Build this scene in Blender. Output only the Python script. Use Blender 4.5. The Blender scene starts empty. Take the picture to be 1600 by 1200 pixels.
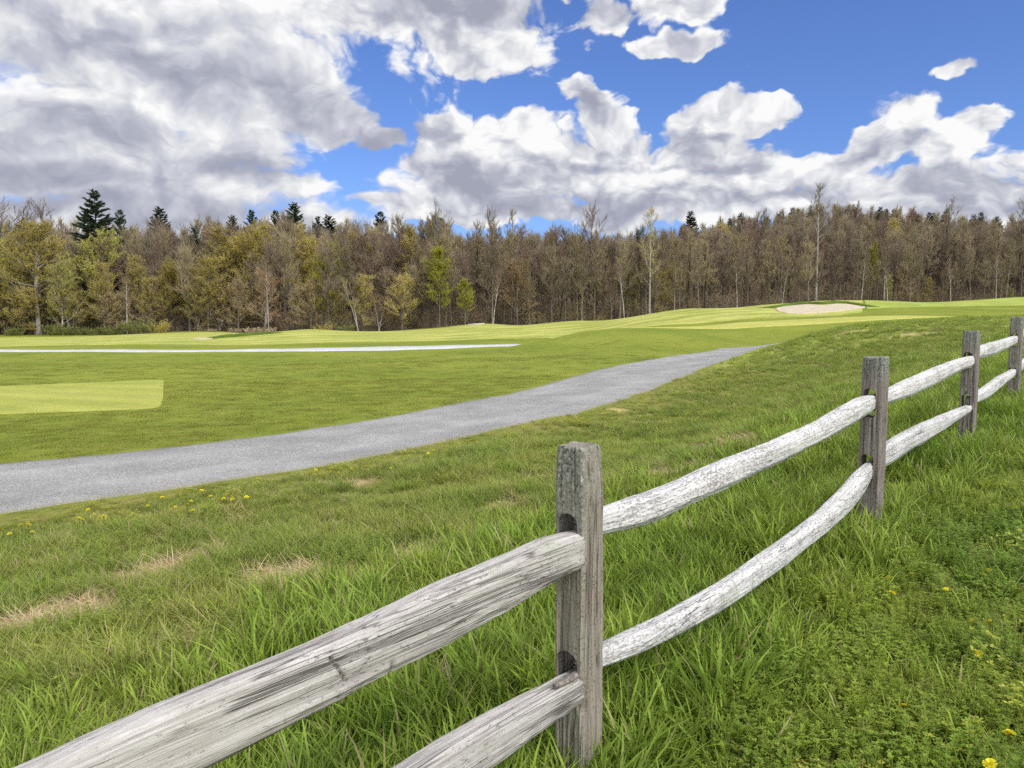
import bpy, bmesh, math, random
import numpy as np
from mathutils import Vector, Matrix, noise as mnoise

random.seed(7)
RNG = np.random.default_rng(7)
scene = bpy.context.scene
COL = scene.collection
R = math.radians

# ------------------------------------------------------------------ camera
FPX = 1202.0                       # focal length in photograph pixels (1600 wide)
PITCH = math.atan(100.0 / FPX)     # the lens points a little below the horizon
CP, SP = math.cos(PITCH), math.sin(PITCH)
EYE = 1.45                         # height of the lens above the ground at the photographer's feet


def ray(px, py):
    cx = (np.asarray(px, float) - 800.0) / FPX
    cy = -(np.asarray(py, float) - 600.0) / FPX
    return cx, CP + cy * SP, cy * CP - SP


def at(px, py, Y):
    """World point seen at a photograph pixel, at distance Y in front of the camera."""
    dx, dy, dz = ray(px, py)
    k = np.asarray(Y, float) / dy
    return dx * k, np.asarray(Y, float) + 0 * k, dz * k + EYE


# ------------------------------------------------------------------ noise
def _hash(ix, iy, seed):
    h = (ix.astype(np.int64) * 374761393 + iy.astype(np.int64) * 668265263 + seed * 974711) & 0xFFFFFFFF
    h = ((h ^ (h >> 13)) * 1274126177) & 0xFFFFFFFF
    return ((h ^ (h >> 16)) & 0xFFFF) / 65535.0


def vnoise(x, y, seed=0):
    x = np.asarray(x, float); y = np.asarray(y, float)
    ix = np.floor(x); iy = np.floor(y)
    fx = x - ix; fy = y - iy
    fx = fx * fx * (3 - 2 * fx); fy = fy * fy * (3 - 2 * fy)
    a = _hash(ix, iy, seed); b = _hash(ix + 1, iy, seed)
    c = _hash(ix, iy + 1, seed); d = _hash(ix + 1, iy + 1, seed)
    return (a * (1 - fx) + b * fx) * (1 - fy) + (c * (1 - fx) + d * fx) * fy


def fbm(x, y, octv=4, seed=0):
    s = 0; amp = 0.5; tot = 0
    for k in range(octv):
        s = s + amp * vnoise(x * 2 ** k + 17.3 * k, y * 2 ** k - 9.1 * k, seed + k)
        tot += amp; amp *= 0.5
    return s / tot


# ------------------------------------------------------------------ mesh helpers
def make_mesh(name, V, groups, smooth=True, attrs=None):
    """groups: list of (face index array (n,k), material index)."""
    me = bpy.data.meshes.new(name)
    V = np.ascontiguousarray(V, dtype=np.float32)
    me.vertices.add(len(V)); me.vertices.foreach_set('co', V.ravel())
    loops, starts, mats, pos = [], [], [], 0
    for F, mi in groups:
        F = np.asarray(F, dtype=np.int32)
        if F.size == 0:
            continue
        n, k = F.shape
        loops.append(F.ravel()); starts.append(pos + np.arange(n) * k)
        mats.append(np.full(n, mi)); pos += n * k
    L = np.concatenate(loops).astype(np.int32)
    S = np.concatenate(starts).astype(np.int32)
    M = np.concatenate(mats).astype(np.int32)
    me.loops.add(len(L)); me.loops.foreach_set('vertex_index', L)
    me.polygons.add(len(S)); me.polygons.foreach_set('loop_start', S)
    me.polygons.foreach_set('material_index', M)
    me.polygons.foreach_set('use_smooth', np.full(len(S), smooth))
    for k, a in (attrs or {}).items():
        at_ = me.attributes.new(k, 'FLOAT', 'POINT')
        at_.data.foreach_set('value', np.ascontiguousarray(a, dtype=np.float32))
    me.update(calc_edges=True)
    me.validate()
    return me


def link(name, me, mats, parent=None, loc=None, **props):
    o = bpy.data.objects.new(name, me)
    if me is not None:
        if not me.materials:
            for m in (mats if isinstance(mats, (list, tuple)) else [mats]):
                me.materials.append(m)
    COL.objects.link(o)
    if parent is not None:
        o.parent = parent
    if loc is not None:
        o.location = loc
    for k, v in props.items():
        if v is not None:
            o[k] = v
    return o


def grid_faces(nu, nv, wrap_u=False):
    i = np.arange(nu if wrap_u else nu - 1); j = np.arange(nv - 1)
    I, J = np.meshgrid(i, j, indexing='ij')
    I2 = (I + 1) % nu
    return np.stack([I * nv + J, I2 * nv + J, I2 * nv + J + 1, I * nv + J + 1], -1).reshape(-1, 4)


# ------------------------------------------------------------------ node helper
class NT:
    def __init__(s, tree):
        s.t = tree; s.n = tree.nodes; s.l = tree.links

    def add(s, typ, inputs=None, **props):
        nd = s.n.new(typ)
        for k, v in props.items():
            setattr(nd, k, v)
        for k, v in (inputs or {}).items():
            sock = nd.inputs[k]
            if hasattr(v, 'is_linked') or isinstance(v, bpy.types.NodeSocket):
                s.l.new(v, sock)
            else:
                sock.default_value = v
        return nd

    def math(s, op, a, b=0.5, c=None, clamp=False):
        d = {0: a, 1: b}
        if c is not None:
            d[2] = c
        return s.add('ShaderNodeMath', d, operation=op, use_clamp=clamp).outputs[0]

    def mix(s, f, a, b, blend='MIX'):
        nd = s.add('ShaderNodeMix', data_type='RGBA', blend_type=blend)
        for i, v in ((0, f), (6, a), (7, b)):
            if isinstance(v, bpy.types.NodeSocket):
                s.l.new(v, nd.inputs[i])
            else:
                nd.inputs[i].default_value = v if i == 0 else (tuple(v) + (1,))[:4]
        return nd.outputs[2]

    def maprange(s, v, a, b, c=0.0, d=1.0, smooth=False):
        return s.add('ShaderNodeMapRange', {0: v, 1: a, 2: b, 3: c, 4: d},
                     interpolation_type='SMOOTHSTEP' if smooth else 'LINEAR', clamp=True).outputs[0]

    def noise(s, vec, scale, detail=4, rough=0.55, dist=0.0, dim='3D'):
        return s.add('ShaderNodeTexNoise', {'Vector': vec, 'Scale': scale, 'Detail': detail, 'Roughness': rough, 'Distortion': dist}, noise_dimensions=dim).outputs[0]

    def ramp(s, f, stops):
        nd = s.add('ShaderNodeValToRGB', {0: f})
        e = nd.color_ramp.elements
        while len(e) < len(stops):
            e.new(0.5)
        for k, (p, c) in enumerate(stops):
            e[k].position = p; e[k].color = tuple(c) + (1,)
        return nd.outputs[0]

    def mapping(s, vec, scale=(1, 1, 1), loc=(0, 0, 0), rot=(0, 0, 0)):
        return s.add('ShaderNodeMapping', {'Vector': vec, 'Scale': scale, 'Location': loc, 'Rotation': rot}).outputs[0]

    def attr(s, name, typ='GEOMETRY'):
        return s.add('ShaderNodeAttribute', attribute_name=name, attribute_type=typ).outputs['Fac']


def material(name):
    m = bpy.data.materials.new(name)
    m.use_nodes = True
    m.node_tree.nodes.clear()
    t = NT(m.node_tree)
    out = t.add('ShaderNodeOutputMaterial')
    return m, t, out


def principled(t, out, color, rough=0.85, bump=None, bump_str=0.3, bump_dist=0.01, spec=0.3):
    p = t.add('ShaderNodeBsdfPrincipled', {'Roughness': rough, 'Specular IOR Level': spec})
    if isinstance(color, bpy.types.NodeSocket):
        t.l.new(color, p.inputs['Base Color'])
    else:
        p.inputs['Base Color'].default_value = tuple(color) + (1,)
    if bump is not None:
        b = t.add('ShaderNodeBump', {'Height': bump, 'Strength': bump_str, 'Distance': bump_dist})
        t.l.new(b.outputs[0], p.inputs['Normal'])
    t.l.new(p.outputs[0], out.inputs[0])
    return p
# ------------------------------------------------------------------ terrain height
FD = np.array([0.643, 0.766])      # direction the fence runs
FP = np.array([0.766, -0.643])     # its right hand side


def near_plane(X, Y):
    t = X * FD[0] + Y * FD[1]; q = X * FP[0] + Y * FP[1]
    base = 0.03 + 0.046 * (t - 1.84)
    return base + np.where(q > -1.3, 0.015 * (q + 1.3), 0.055 * (q + 1.3))


CTRL = []                           # (X, Y, height)
for t_ in (0.3, 2, 4.5, 7.5, 11):
    for q_ in (-3.2, -1.3, 0.3, 2.5):
        X_ = t_ * FD[0] + q_ * FP[0]; Y_ = t_ * FD[1] + q_ * FP[1]
        if Y_ > 0.2:
            CTRL.append((X_, Y_, float(near_plane(X_, Y_))))


def ctl(px, py, Y):
    x, y, z = at(px, py, Y); CTRL.append((float(x), float(y), float(z)))


def ctl_h(px, py, H):
    """Ground at height H relative to the eye, seen at the pixel."""
    dx, dy, dz = ray(px, py); ctl(px, py, H / dz * dy)


PATH_LO = [(-250, 850), (-100, 823), (0, 804), (112, 787.5), (262, 767), (375, 748), (487, 732), (600, 709), (701, 689), (802, 667), (867, 653.5), (923, 641), (978, 622), (1054, 596), (1104, 574), (1154, 556), (1202, 541)]
PATH_HI = [(-250, 752), (-100, 737), (0, 726), (187, 709), (375, 685.5), (600, 654), (701, 632.5), (802, 614), (867, 597), (923, 581), (978, 568.5), (1054, 555.5), (1104, 549), (1154, 543), (1208, 537)]
PHX = [-250, 0, 400, 800, 1000, 1100, 1205]
PHH = [-1.90, -1.88, -1.85, -1.75, -1.66, -1.60, -1.50]
for lst in (PATH_LO, PATH_HI):
    for (x_, y_) in lst:
        ctl_h(x_, y_, float(np.interp(x_, PHX, PHH)) - (0.02 if lst is PATH_HI else 0))
# lawn beyond the path
for (x_, y_, h_) in [(-300, 655, -2.02), (-300, 605, -2.02), (0, 648, -1.98), (0, 603, -1.98), (255, 640, -1.95), (255, 593, -1.95), (130, 575, -2.0), (350, 580, -1.93),
                     (500, 600, -1.88), (600, 575, -1.86), (700, 580, -1.8), (800, 580, -1.72), (820, 560, -1.75), (900, 560, -1.55), (700, 556, -1.85)]:
    ctl_h(x_, y_, h_)
# the far cart path and the foot of the fairway
FAR_LO = [(-300, 551.0), (0, 550.3), (200, 550.8), (400, 549.8), (500, 549.2), (600, 548.0), (700, 545.0), (800, 541.2), (840, 540.0)]
FAR_HI = [(-300, 547.2), (0, 546.6), (200, 547.0), (400, 546.0), (500, 544.4), (600, 542.2), (700, 540.2), (800, 538.2), (840, 537.4)]
for (x_, y_), (x2, y2) in zip(FAR_LO, FAR_HI):
    ctl_h(x_, y_ + .3, -2.06); ctl_h(x2, y2, -1.98)
for (x_, y_, Y_) in [(0, 541, 62), (400, 539, 64), (600, 535, 66), (760, 531, 70), (840, 527, 74),
                     (-300, 529, 104), (0, 527.5, 104), (200, 523, 107), (330, 519.5, 107), (480, 515, 100), (600, 518, 104), (700, 513, 108), (760, 506, 110), (830, 508, 112), (900, 501.5, 114), (1000, 494, 110), (1070, 483, 105), (1200, 476, 113),
                     (0, 533, 82), (300, 528, 80), (480, 525, 80), (620, 526, 82), (760, 518, 88), (900, 511, 92), (1000, 502.5, 84), (1070, 495, 84),
                     (900, 520, 58), (960, 513, 58), (1000, 512.5, 58), (840, 532, 55), (800, 541.5, 51), (940, 535, 46), (1000, 530, 45), (860, 552, 42), (1040, 545, 40), (1100, 540, 42),
                     (1100, 515, 60), (1090, 508, 72), (1200, 511, 62), (1200, 501.5, 74), (1300, 505, 66), (1300, 496, 78), (1400, 500, 68), (1480, 496, 72),
                     (1200, 492, 84), (1300, 492.5, 86), (1400, 488, 84), (1500, 488, 84), (1620, 488, 84),
                     (1215, 483.5, 97), (1250, 490.5, 90), (1290, 489, 91), (1350, 481, 98), (1260, 476.5, 103), (1320, 475, 104),
                     (1280, 470.5, 116), (1350, 469.5, 116), (1400, 471, 116), (1440, 474, 110), (1500, 471, 114), (1560, 467, 114), (1600, 464.5, 114), (1750, 463, 114),
                     (1420, 482, 96), (1600, 480, 96),
                     # crest of the long grass
                     (1205, 545, 35), (1250, 530, 37), (1300, 515, 38), (1400, 504, 39), (1500, 498.5, 40), (1600, 495.5, 41), (1750, 494, 42),
                     (1300, 550, 26), (1400, 540, 24), (1500, 530, 24), (1250, 590, 20), (1600, 545, 20), (1150, 640, 14.5), (1050, 690, 11.5), (1700, 550, 18),
                     (1300, 520, 47), (1450, 506, 49), (1600, 502, 50), (1750, 500, 50)]:
    ctl(x_, y_, Y_)
# behind crests, and the land under and beyond the wood (heights relative to the eye)
for (x_, Y_, h_) in [(900, 72, -1.6), (960, 72, -1.1), (850, 68, -1.9), (480, 112, -1.9),
                     (-400, 122, -2.4), (0, 119, -2.3), (200, 119, -2.2), (400, 119, -2.0), (600, 119, -1.7), (800, 122, -.9), (950, 124, -.3), (1080, 124, .8), (1250, 132, 2.4), (1400, 135, 2.6), (1600, 140, 2.9), (1800, 140, 3),
                     (-400, 160, 0), (0, 160, 0.5), (400, 160, 1), (800, 160, 2), (1100, 165, 4), (1400, 172, 6), (1700, 172, 6),
                     (-400, 250, 9), (0, 250, 9), (400, 250, 10), (800, 250, 12), (1100, 250, 16), (1250, 250, 22), (1350, 250, 22), (1500, 250, 19), (1700, 250, 16), (2000, 250, 13),
                     (-400, 340, 13), (0, 340, 13), (400, 340, 13), (800, 340, 16), (1100, 340, 22), (1300, 330, 30), (1500, 330, 25), (1700, 330, 20), (2000, 330, 16),
                     (-400, 500, 14), (400, 500, 14), (800, 500, 15), (1300, 500, 24), (1700, 500, 18), (800, 900, 14), (0, 900, 14), (1600, 900, 14)]:
    CTRL.append(((x_ - 800) / FPX * Y_, float(Y_), h_ + EYE))

C_ = np.array(CTRL)
AZS, LRS = 3.2, 1.0


def _feat(X, Y):
    r = np.maximum(np.hypot(X, Y), 0.2)
    return np.stack([np.arctan2(X, Y) * AZS, np.log(r) * LRS], -1)


_f = _feat(C_[:, 0], C_[:, 1])
_d = np.linalg.norm(_f[:, None] - _f[None], axis=-1)
_phi = np.where(_d > 0, _d ** 2 * np.log(np.maximum(_d, 1e-9)), 0)
_n = len(C_)
_r = np.hypot(C_[:, 0], C_[:, 1])
_A = np.zeros((_n + 3, _n + 3))
# solve for the slope-like value height / (r + 6): keeps near and far detail in proportion
_w = _r + 6.0
_A[:_n, :_n] = _phi + np.eye(_n) * 2e-4
_A[:_n, _n:] = np.concatenate([np.ones((_n, 1)), _f], 1)
_A[_n:, :_n] = _A[:_n, _n:].T
_sol = np.linalg.solve(_A, np.concatenate([(C_[:, 2] - EYE) / _w, np.zeros(3)]))


def height(X, Y):
    X = np.asarray(X, float); Y = np.asarray(Y, float)
    shp = np.broadcast(X, Y).shape
    x = np.broadcast_to(X, shp).ravel(); y = np.broadcast_to(Y, shp).ravel()
    out = np.empty(len(x))
    for s in range(0, len(x), 20000):
        xs, ys = x[s:s + 20000], y[s:s + 20000]
        r = np.hypot(xs, ys)
        rr = np.clip(r, 0.5, 700.0)
        az = np.arctan2(xs, ys)
        azc = np.clip(az, -0.78, 0.78)
        f = np.stack([azc * AZS, np.log(rr)], -1)
        d = np.linalg.norm(f[:, None] - _f[None], axis=-1)
        ph = d ** 2 * np.log(np.maximum(d, 1e-9))
        v = ph @ _sol[:_n] + _sol[_n] + f @ _sol[_n + 1:]
        h = v * (rr + 6.0) + EYE
        flat = np.clip((r - 60) / 300, 0, 1) * 12
        w = np.clip((np.abs(az) - 0.8) / 0.6, 0, 1); w = w * w * (3 - 2 * w)
        h = h * (1 - w) + flat * w
        wn = np.clip((0.9 - r) / 0.6, 0, 1)
        h = h * (1 - wn) + 0.0 * wn
        out[s:s + 20000] = h
    return out.reshape(shp)


def ground_hit(px, py, y0=1.2, y1=180.0, n=900):
    """First point of the ground along the ray of each pixel."""
    px = np.atleast_1d(np.asarray(px, float)); py = np.atleast_1d(np.asarray(py, float))
    Ys = np.exp(np.linspace(math.log(y0), math.log(y1), n))
    res = np.zeros((len(px), 3))
    for i in range(len(px)):
        dx, dy, dz = ray(px[i], py[i])
        k = Ys / dy
        z = dz * k + EYE
        g = height(dx * k, Ys)
        below = np.nonzero(z < g)[0]
        j = below[0] if len(below) else n - 1
        if j > 0 and len(below):
            a, b = z[j - 1] - g[j - 1], g[j] - z[j]
            f = a / max(a + b, 1e-9)
            Y = Ys[j - 1] + (Ys[j] - Ys[j - 1]) * f
        else:
            Y = Ys[j]
        res[i] = (dx * Y / dy, Y, height(dx * Y / dy, Y))
    return res


def pt(px, py, Y):
    dx, dy, dz = ray(px, py)
    X = dx / dy * Y
    return np.array([X, Y, float(height(X, Y))])


def resample(P, n):
    P = np.asarray(P, float)
    d = np.concatenate([[0], np.cumsum(np.linalg.norm(np.diff(P[:, :2], axis=0), axis=1))])
    t = np.linspace(0, d[-1], n)
    # smooth (Catmull style) through the points
    out = np.stack([np.interp(t, d, P[:, k]) for k in range(2)], -1)
    for _ in range(max(2, n // 40)):
        out[1:-1] = out[1:-1] * 0.5 + 0.25 * (out[:-2] + out[2:])
    return out


def sheet(name, lo, hi, nu, nv, off, mat, jitter=0.0, seed=0, attrs=None, **props):
    """A draped sheet between two ground curves (world XY), off metres above the ground."""
    A = resample(lo, nu); B = resample(hi, nu)
    if jitter:
        s = np.arange(nu) * 0.35
        dirv = B - A; dirv /= np.maximum(np.linalg.norm(dirv, axis=1, keepdims=True), 1e-6)
        A = A + dirv * ((fbm(s, s * 0 + 3, 4, seed) - .5) * jitter)[:, None]
        B = B + dirv * ((fbm(s, s * 0 + 9, 4, seed + 5) - .5) * jitter)[:, None]
    t = np.concatenate([[0], np.linspace(.012, .988, nv - 2), [1]])[None, :, None]
    P = A[:, None] * (1 - t) + B[:, None] * t
    e_ = np.minimum(t[..., 0], 1 - t[..., 0]) * np.ones((nu, 1))
    Z = height(P[..., 0], P[..., 1]) + np.where(e_ < 1e-6, -.02, off)      # the rim dips into the soil
    V = np.concatenate([P, Z[..., None]], -1).reshape(-1, 3)
    edge = np.minimum(t[..., 0], 1 - t[..., 0]) * np.ones((nu, 1))
    F = grid_faces(nu, nv)
    e1 = V[F[:, 1]] - V[F[:, 0]]; e2 = V[F[:, 3]] - V[F[:, 0]]
    if np.sum(e1[:, 0] * e2[:, 1] - e1[:, 1] * e2[:, 0]) < 0:
        F = F[:, ::-1]
    me = make_mesh(name, V, [(F, 0)], True, {'edge': edge.ravel(), 'across': (t[..., 0] * np.ones((nu, 1))).ravel()})
    return link(name, me, mat, **props), A, B


def in_poly(X, Y, P):
    X = np.asarray(X); Y = np.asarray(Y)
    ins = np.zeros(X.shape, bool)
    j = len(P) - 1
    for i in range(len(P)):
        xi, yi = P[i][0], P[i][1]; xj, yj = P[j][0], P[j][1]
        c = ((yi > Y) != (yj > Y)) & (X < (xj - xi) * (Y - yi) / ((yj - yi) + 1e-12) + xi)
        ins ^= c
        j = i
    return ins
# ------------------------------------------------------------------ ground, turf, paths, sand
def turf_material(name, dark, light, dry, scale=1.0, stripes=None, fine=60.0, bump=0.35):
    m, t, out = material(name)
    pos = t.add('ShaderNodeNewGeometry').outputs['Position']
    flat = t.mapping(pos, (1, 1, 0))
    n1 = t.noise(flat, 0.16 * scale, 4, 0.6)
    n2 = t.noise(flat, 1.6 * scale, 5, 0.65)
    n3 = t.noise(flat, fine, 4, 0.7)
    c = t.mix(t.maprange(n1, .38, .62), dark, light)
    c = t.mix(t.math('MULTIPLY', t.maprange(n2, .5, .72), 0.7), c, dry)
    tone = t.maprange(n3, .3, .72, .80, 1.18)
    if stripes is not None:
        ang, width, amt = stripes
        s = t.add('ShaderNodeSeparateXYZ', {0: t.mapping(flat, (1, 1, 1), rot=(0, 0, ang))}).outputs[0]
        wob = t.math('MULTIPLY', t.noise(flat, 0.08, 3), 2.5 * width)
        ph = t.math('FRACT', t.math('DIVIDE', t.math('ADD', s, wob), width))
        band = t.maprange(t.math('ABSOLUTE', t.math('SUBTRACT', ph, .5)), .18, .32, 1 - amt, 1 + amt, smooth=True)
        tone = t.math('MULTIPLY', tone, band)
    c = t.mix(1.0, c, t.add('ShaderNodeCombineColor', {0: tone, 1: tone, 2: tone}).outputs[0], 'MULTIPLY')
    principled(t, out, c, 0.95, n3, bump, 0.03, 0.1)
    return m


M_FAIRWAY = turf_material('fairway_turf', (0.303, 0.345, 0.066), (0.425, 0.436, 0.113), (0.541, 0.485, 0.200), 1.0, (R(58), 4.2, .11), 9.0, .3)
M_TEE = turf_material('tee_turf', (0.313, 0.346, 0.065), (0.389, 0.400, 0.092), (0.454, 0.432, 0.151), 2.0, (R(-70), 1.6, .05), 22.0, .3)
M_STRIP = turf_material('strip_turf', (0.386, 0.399, 0.087), (0.477, 0.460, 0.120), (0.541, 0.485, 0.200), 1.0, None, 10.0, .3)
M_APPROACH = turf_material('approach_turf', (0.262, 0.338, 0.059), (0.362, 0.412, 0.090), (0.449, 0.436, 0.141), 1.0, (R(20), 6, .06), 8.0, .3)

# the ground itself: long grass, mown rough and woodland floor on one sheet
m, t, out = material('ground_cover')
pos = t.add('ShaderNodeNewGeometry').outputs['Position']
flat = t.mapping(pos, (1, 1, 0))
n1 = t.noise(flat, 0.12, 4, .6); n2 = t.noise(flat, 1.1, 5, .65); n3 = t.noise(flat, 34, 5, .72)
lawn = t.mix(t.maprange(n1, .38, .6), (0.172, 0.220, 0.028), (0.244, 0.273, 0.039))
lawn = t.mix(t.math('MULTIPLY', t.maprange(n2, .52, .74), .35), lawn, (0.376, 0.313, 0.084))
lawn = t.mix(t.math('MULTIPLY', t.maprange(t.noise(flat, .45, 5, .7), .56, .75), .2), lawn, (0.122, 0.198, 0.031))
tone = t.maprange(n3, .3, .72, .68, 1.28)
lawn = t.mix(1.0, lawn, t.add('ShaderNodeCombineColor', {0: tone, 1: tone, 2: tone}).outputs[0], 'MULTIPLY')
rough = t.mix(t.maprange(n2, .35, .65), (0.115, 0.145, 0.025), (0.273, 0.222, 0.078))
rough = t.mix(t.maprange(t.noise(flat, 25, 4, .7), .35, .7), rough, (0.209, 0.232, 0.046))
strawc = t.mix(t.maprange(t.noise(t.mapping(flat, (1, .4, 1)), 60, 4, .7), .35, .7), (0.508, 0.345, 0.138), (0.689, 0.658, 0.320))
rough = t.mix(t.attr('straw'), rough, strawc)
farr = t.mix(t.maprange(n2, .35, .65), (0.307, 0.394, 0.053), (0.520, 0.525, 0.105))
farr = t.mix(t.maprange(t.noise(t.mapping(flat, (2.2, .5, 1)), 5, 5, .75), .4, .66), farr, (0.201, 0.306, 0.039))
rough = t.mix(t.attr('far_rough'), rough, farr)
litter = t.mix(t.maprange(n2, .3, .7), (0.093, 0.071, 0.051), (0.204, 0.153, 0.102))
litter = t.mix(t.maprange(t.noise(flat, 4, 5, .7), .5, .8), litter, (0.170, 0.170, 0.060))
c = t.mix(t.attr('mow'), rough, lawn)
c = t.mix(t.attr('wood'), c, litter)
principled(t, out, c, 0.95, n3, .4, .03, .1)
M_GROUND = m


def yedge(px):
    return np.interp(px, [-400, 0, 300, 420, 500, 700, 900, 1080, 1250, 1400, 1600, 1900],
                     [117, 117, 117, 116, 113, 117, 122, 124, 132, 134, 138, 139])


def path_edge(lst, dh):
    o = []
    for (x_, y_) in lst:
        dx, dy, dz = ray(x_, y_)
        Y = (float(np.interp(x_, PHX, PHH)) - dh) / dz * dy
        o.append((dx / dy * Y, Y))
    return o


P_LO = path_edge(PATH_LO, 0); P_HI = path_edge(PATH_HI, .02)
P_LO = [(P_LO[0][0] - 3.2, P_LO[0][1] - 3.8), (P_LO[0][0] - 1.6, P_LO[0][1] - 1.9)] + P_LO + [(21.6, 48.5), (29.5, 56), (40, 63), (60, 70)]
P_HI = [(P_HI[0][0] - 3.2, P_HI[0][1] - 3.8), (P_HI[0][0] - 1.6, P_HI[0][1] - 1.9)] + P_HI + [(19.8, 50.8), (28, 58.4), (39, 65.8), (59, 73)]
ROUGH_POLY = P_LO[:-3] + [(23, 47), (29, 49), (36, 52), (46, 56), (70, 60), (120, 60), (120, -60), (-60, -60), (-40, -20), (P_LO[0][0] - 6, P_LO[0][1] - 7)]

STRAW_SPOTS = [(445, 903, .36), (110, 968, .34), (150, 950, .26), (255, 897, .26), (12, 985, .2), (640, 866, .20), (690, 874, .15), (1150, 692, .42), (1180, 700, .3), (300, 880, .2), (330, 870, .22),
               (1212, 549, .5), (1330, 520, .9), (780, 790, .2), (1060, 735, .25), (560, 760, .3), (700, 1075, .16), (790, 1075, .14), (1440, 522, .9), (1560, 500, .9), (1130, 572, .5), (960, 640, .25)]
_sp = ground_hit([s[0] for s in STRAW_SPOTS], [s[1] for s in STRAW_SPOTS])
STRAW_XY = [(_sp[i][0], _sp[i][1], STRAW_SPOTS[i][2] * .68) for i in range(len(_sp))]


def straw_amount(X, Y):
    X = np.asarray(X, float); Y = np.asarray(Y, float)
    v = np.zeros(np.broadcast(X, Y).shape)
    wx = (fbm(X * 2.2, Y * 2.2, 4, 31) - .5); wy = (fbm(X * 2.2, Y * 2.2, 4, 41) - .5)
    for (sx, sy, sr) in STRAW_XY:
        q = 1.0 + 0.0 * sx
        d = np.hypot((X + wx * sr * 2.2 - sx) * .8, (Y + wy * sr * 2.2 - sy) * 1.0) / sr
        v = np.maximum(v, np.clip(1.35 - d, 0, 1))
    return v


az = np.concatenate([np.linspace(-math.pi, -.86, 60)[:-1], np.linspace(-.86, .86, 430), np.linspace(.86, math.pi, 60)[1:]])
rr_ = np.concatenate([[0.02], np.exp(np.linspace(math.log(.35), math.log(3500), 400))])
AZ, RR = np.meshgrid(az, rr_, indexing='ij')
GX, GY = RR * np.sin(AZ), RR * np.cos(AZ)
GZ = height(GX, GY)
gV = np.stack([GX, GY, GZ], -1).reshape(-1, 3)
gpx = 800 + FPX * GX / np.maximum(GY, .01)
wood = np.where((GY > 5), np.clip((GY - yedge(gpx)) / 3.0 + (fbm(GX * .4, GY * .4, 3, 3) - .5), 0, 1), 0)
wood = np.where((np.abs(AZ) > .9) & (RR > 140), 1, wood)
isr = in_poly(GX, GY, ROUGH_POLY).astype(float)
farr = np.clip((GY - 22) / 14, 0, 1) * isr
me = make_mesh('ground', gV, [(grid_faces(len(az), len(rr_))[:, ::-1], 0)], True,
               {'mow': (1 - isr).ravel(), 'wood': wood.ravel(), 'straw': straw_amount(GX, GY).ravel(), 'far_rough': farr.ravel()})
link('ground', me, M_GROUND, kind='structure', category='ground', label='rolling grassy ground, long beside the fence and mown short beyond the path')

# path: pale worn asphalt
m, t, out = material('worn_asphalt')
pos = t.add('ShaderNodeNewGeometry').outputs['Position']
flat = t.mapping(pos, (1, 1, 0))
ag = t.add('ShaderNodeTexVoronoi', {'Vector': flat, 'Scale': 75.0}, feature='F1').outputs['Color']
sep = t.add('ShaderNodeSeparateColor', {0: ag}).outputs[0]
c = t.ramp(sep, [(0, (.20, .197, .193)), (.35, (.28, .277, .27)), (.7, (.345, .34, .33)), (1, (.50, .49, .47))])
blot = t.maprange(t.noise(flat, .7, 5, .6), .35, .68, .80, 1.12)
c = t.mix(1.0, c, t.add('ShaderNodeCombineColor', {0: blot, 1: blot, 2: blot}).outputs[0], 'MULTIPLY')
edge = t.attr('edge'); edge2 = t.attr('across')
e2 = t.math('ADD', edge, t.math('MULTIPLY', t.math('SUBTRACT', t.noise(flat, 3.5, 5, .7), .5), .10))
tr = t.math('ABSOLUTE', t.math('SUBTRACT', t.math('ABSOLUTE', t.math('SUBTRACT', edge2, .5)), .22))
tr = t.math('MULTIPLY', t.maprange(tr, 0, .11, 1, 0, smooth=True), t.maprange(t.noise(flat, .35, 4, .6), .35, .6))
c = t.mix(t.math('MULTIPLY', tr, .28), c, (.46, .455, .44))
c = t.mix(t.math('MULTIPLY', t.maprange(t.noise(flat, .22, 4, .6), .52, .68), .30), c, (.19, .185, .18))
c = t.mix(t.maprange(e2, .0, .07, .7, 0), c, (.22, .21, .13))
c = t.mix(t.math('MULTIPLY', t.maprange(t.noise(flat, 26, 4, .7), .68, .76), .6), c, (.30, .27, .19))
principled(t, out, c, .9, sep, .5, .006, .2)
M_PATH = m
_, A_LO, A_HI = sheet('cart_path', P_LO, P_HI, 420, 18, .012, M_PATH, .30, 5, kind='structure', category='path', label='worn pale asphalt cart path curving past the fence')
FARP_LO = [tuple(pt(x, y, (-2.06) / ray(x, y)[2] * ray(x, y)[1])[:2]) for x, y in FAR_LO] + [(4, 65), (9, 68)]
FARP_HI = [tuple(pt(x, y, (-1.98) / ray(x, y)[2] * ray(x, y)[1])[:2]) for x, y in FAR_HI] + [(2.6, 67.5), (8, 70.5)]
m, t, out = material('pale_concrete')
flat = t.mapping(t.add('ShaderNodeNewGeometry').outputs['Position'], (1, 1, 0))
c = t.mix(t.maprange(t.noise(flat, 1.2, 5, .6), .35, .65), (.46, .47, .48), (.56, .57, .58))
principled(t, out, c, .9, t.noise(flat, 40, 3), .2, .005, .2)
sheet('far_cart_path', FARP_LO, FARP_HI, 160, 6, .05, m, .25, 11, kind='structure', category='path', label='narrow pale cart path crossing the lawn far off')

# tee, fairway, strip, approach
g = ground_hit([-500, 0, 130, 225, 244, 252, 255], [662, 648, 643, 639.5, 638, 634, 622], 8, 60)
g2 = ground_hit([-500, 0, 130, 225, 248, 254, 256], [611, 603.5, 598.5, 594.8, 593.8, 593.6, 596], 8, 60)
TEE_LO, TEE_HI = [p[:2] for p in g], [p[:2] for p in g2]
sheet('tee_box', TEE_LO, TEE_HI, 120, 30, .02, M_TEE, .10, 21, kind='structure', category='lawn', label='pale close-mown tee rectangle across the path')


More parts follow.
